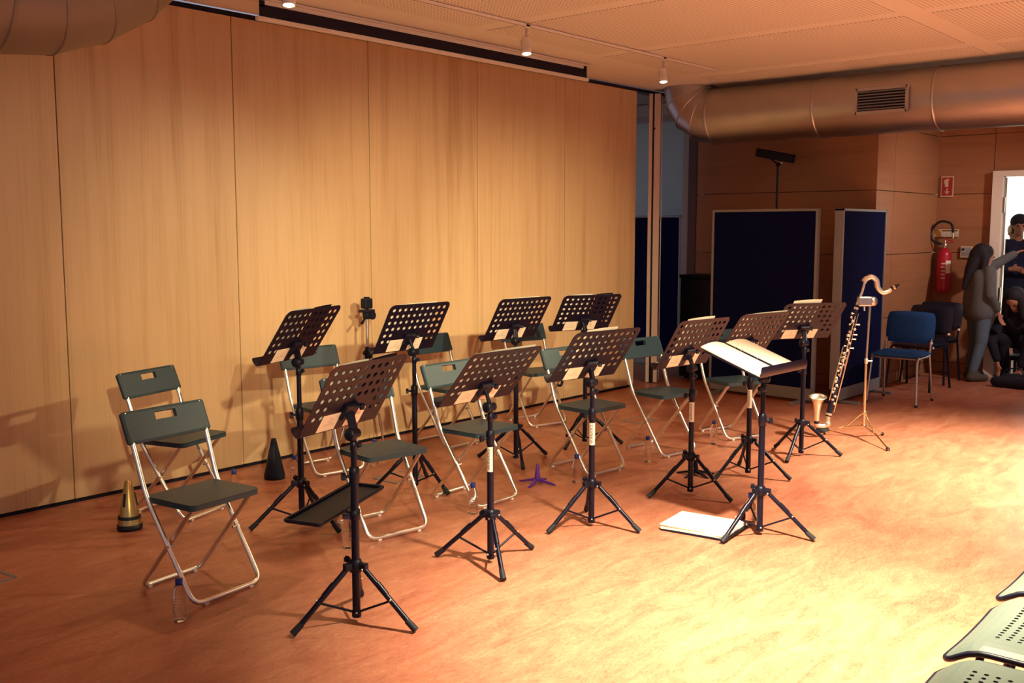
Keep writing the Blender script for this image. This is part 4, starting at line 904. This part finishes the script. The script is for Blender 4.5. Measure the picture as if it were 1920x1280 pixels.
# person 4: further out in the lobby, pale coat
P4 = thing('person', 'person in pale coat far out in the bright lobby', 'person', (13.30, 3.38, 0))
B = body_frame(None, math.atan2(-.2, -1)); hd = B(.02, 0, 1.55)
sl, sr = B(0, .17, 1.34), B(0, -.17, 1.34)
arms = [(sl, B(0, .22, 1.06), .045, .038), (B(0, .22, 1.06), B(.10, .20, .82), .036, .028), (sr, B(0, -.22, 1.06), .045, .038), (B(0, -.22, 1.06), B(.10, -.20, .82), .036, .028)]
legs = [(B(0, .08, .82), B(.01, .09, .45), .085, .058), (B(.01, .09, .45), B(0, .09, .09), .05, .036), (B(0, -.08, .82), B(.01, -.09, .45), .085, .058), (B(.01, -.09, .45), B(0, -.09, .09), .05, .036), (B(-.03, .09, .04), B(.13, .1, .035), .038, .032), (B(-.03, -.09, .04), B(.13, -.1, .035), .038, .032)]
blob('body', [(B(0, 0, .85), B(0, 0, 1.28), .10, .085), (B(0, 0, 1.30), B(.01, 0, 1.48), .05, .05)]+arms+legs+head_caps(hd, B(1, 0, 0), B(0, 0, 1))+hand(B, B(.10, .20, .81), B(.2, 0, -1), B(1, 0, 0))+hand(B, B(.10, -.20, .81), B(.2, 0, -1), B(1, 0, 0)), M['skin'], P4, .016)
blob('coat', [(B(0, 0, .70), B(0, 0, 1.05), .17, .15), (B(0, .05, 1.06), B(0, .05, 1.27), .13, .10), (B(0, -.05, 1.06), B(0, -.05, 1.27), .13, .10), (B(0, -.14, 1.32), B(0, .14, 1.32), .07, .07), (sl, B(0, .22, 1.06), .068, .058), (B(0, .22, 1.06), B(.09, .20, .85), .056, .044), (sr, B(0, -.22, 1.06), .068, .058), (B(0, -.22, 1.06), B(.09, -.20, .85), .056, .044), (B(-.02, 0, 1.38), B(.0, 0, 1.42), .08, .08)], M['pale'], P4, .016)
blob('trousers', [(B(0, .08, .80), B(.01, .09, .45), .10, .072), (B(.01, .09, .45), B(0, .09, .11), .066, .054), (B(0, -.08, .80), B(.01, -.09, .45), .10, .072), (B(.01, -.09, .45), B(0, -.09, .11), .066, .054)], M['navycloth'], P4, .016)
for s_ in (.09, -.09): blob('shoe', [(B(-.03, s_, .045), B(.14, s_*1.08, .04), .046, .038)], M['vinyl'], P4, .01)
blob('hair', [(hd+B(-.025, 0, .045), hd+B(.01, 0, .05), .095, .088), (hd+B(-.05, 0, .0), hd+B(-.06, 0, -.08), .08, .06)], M['pale'], P4)
eyes(hd, B(1, 0, 0), B(0, 0, 1), P4)
# bag on the floor by the bending person
bg = thing('shoulder_bag', 'black bag slumped on the floor below the bending person', 'bag', (11.02, 2.76, 0))
blob('bag_body', [((-.06, -.14, .06), (-.04, .14, .055), .06, .055), ((.06, -.12, .055), (.06, .12, .05), .055, .05), ((0, -.06, .10), (0, .06, .09), .05, .05)], M['blackcloth'], bg, .012)
MB().tube(fillet([(-.05, -.12, .10), (-.02, -.10, .20), (.02, .06, .19), (.02, .12, .10)], .07), .008, 8).build('strap', M['vinyl'], bg)
MB().tube([(-.09, -.09, .075), (-.09, .09, .07)], .006, 6).build('zip', M['silver'], bg)
# ================================================================= perforated audience chairs, front right
def audience_chair(label, pos):
    """local +y is the front (towards the ensemble)"""
    o = thing('audience_chair', label, 'chair', (*pos, 0), 0, 'perforated audience chairs')
    W2, D2 = .54, .44
    def fmap(x_, y_, t):
        # waterfall at the front, dished middle, rolled sides
        z = .452; f = max(0., (y_-.10)/(.11)); z -= .055*f*f
        b = max(0., (-y_-.13)/.08); z += .03*b*b
        sx = abs(x_)/(W2/2); z += .018*max(0., 1-((1-sx)/.22)**2 if sx > .78 else 0.)*0
        z -= .012*(1-sx*sx)
        e = max(0., (sx-.80)/.20); z -= .020*e*e
        return Vector((x_, y_, z-t))
    perf_plate(20, 14, .0245, .0290, lambda i, j: 3 <= i <= 16 and 1 <= j <= 10, .0066, W2, D2, -.245, -.203, .04, .010, fmap, 8).build('seat', M['seatgrey'], o)
    base_ = rrect(W2, D2, .04, 6); rim = []
    for k in range(len(base_)):
        p, q = base_[k], base_[(k+1) % len(base_)]; ns = 1 if math.dist(p, q) < .05 else 12
        rim += [fmap((p[0]+(q[0]-p[0])*t/ns)*.99, (p[1]+(q[1]-p[1])*t/ns)*.99, .007) for t in range(ns)]
    MB().tube(rim, .009, 8, closed=True).build('seat_rim', M['blackp'], o)
    def bmap(x_, y_, t): return Vector((x_, -.235-.10*(y_+.15)-.05*(1-(x_/.24)**2)+t, .66+y_))
    perf_plate(14, 6, .0235, .030, lambda i, j: True, .0066, .46, .26, -.1645, -.09, .06, .008, bmap, 8).build('backrest', M['seatgrey'], o)
    for s in (-1, 1):
        MB().tube(fillet([(s*.21, .19, .012), (s*.195, .13, .425), (s*.195, -.17, .43), (s*.19, -.24, .62)], .05), .0115, 10).build('front_leg', M['black'], o)
        MB().tube([(s*.21, -.25, .012), (s*.195, -.10, .425)], .0115, 10).build('rear_leg', M['black'], o)
        for y_ in (.19, -.25): MB().tube([(s*.211, y_, 0), (s*.2095, y_, .025)], .0145, 8).build('foot_cap', M['rubber'], o)
    MB().tube([(-.195, .05, .42), (.195, .05, .42)], .009, 8).tube([(-.195, -.10, .42), (.195, -.10, .42)], .009, 8).build('crossbar', M['black'], o)
for k, lb in enumerate(('grey perforated audience chair at the end of the row beside the bright floor', 'grey perforated audience chair second in the row, behind the end chair', 'grey perforated audience chair third in the row, mostly out of view')):
    audience_chair(lb, (2.56+.60*k, .63+.02*k))
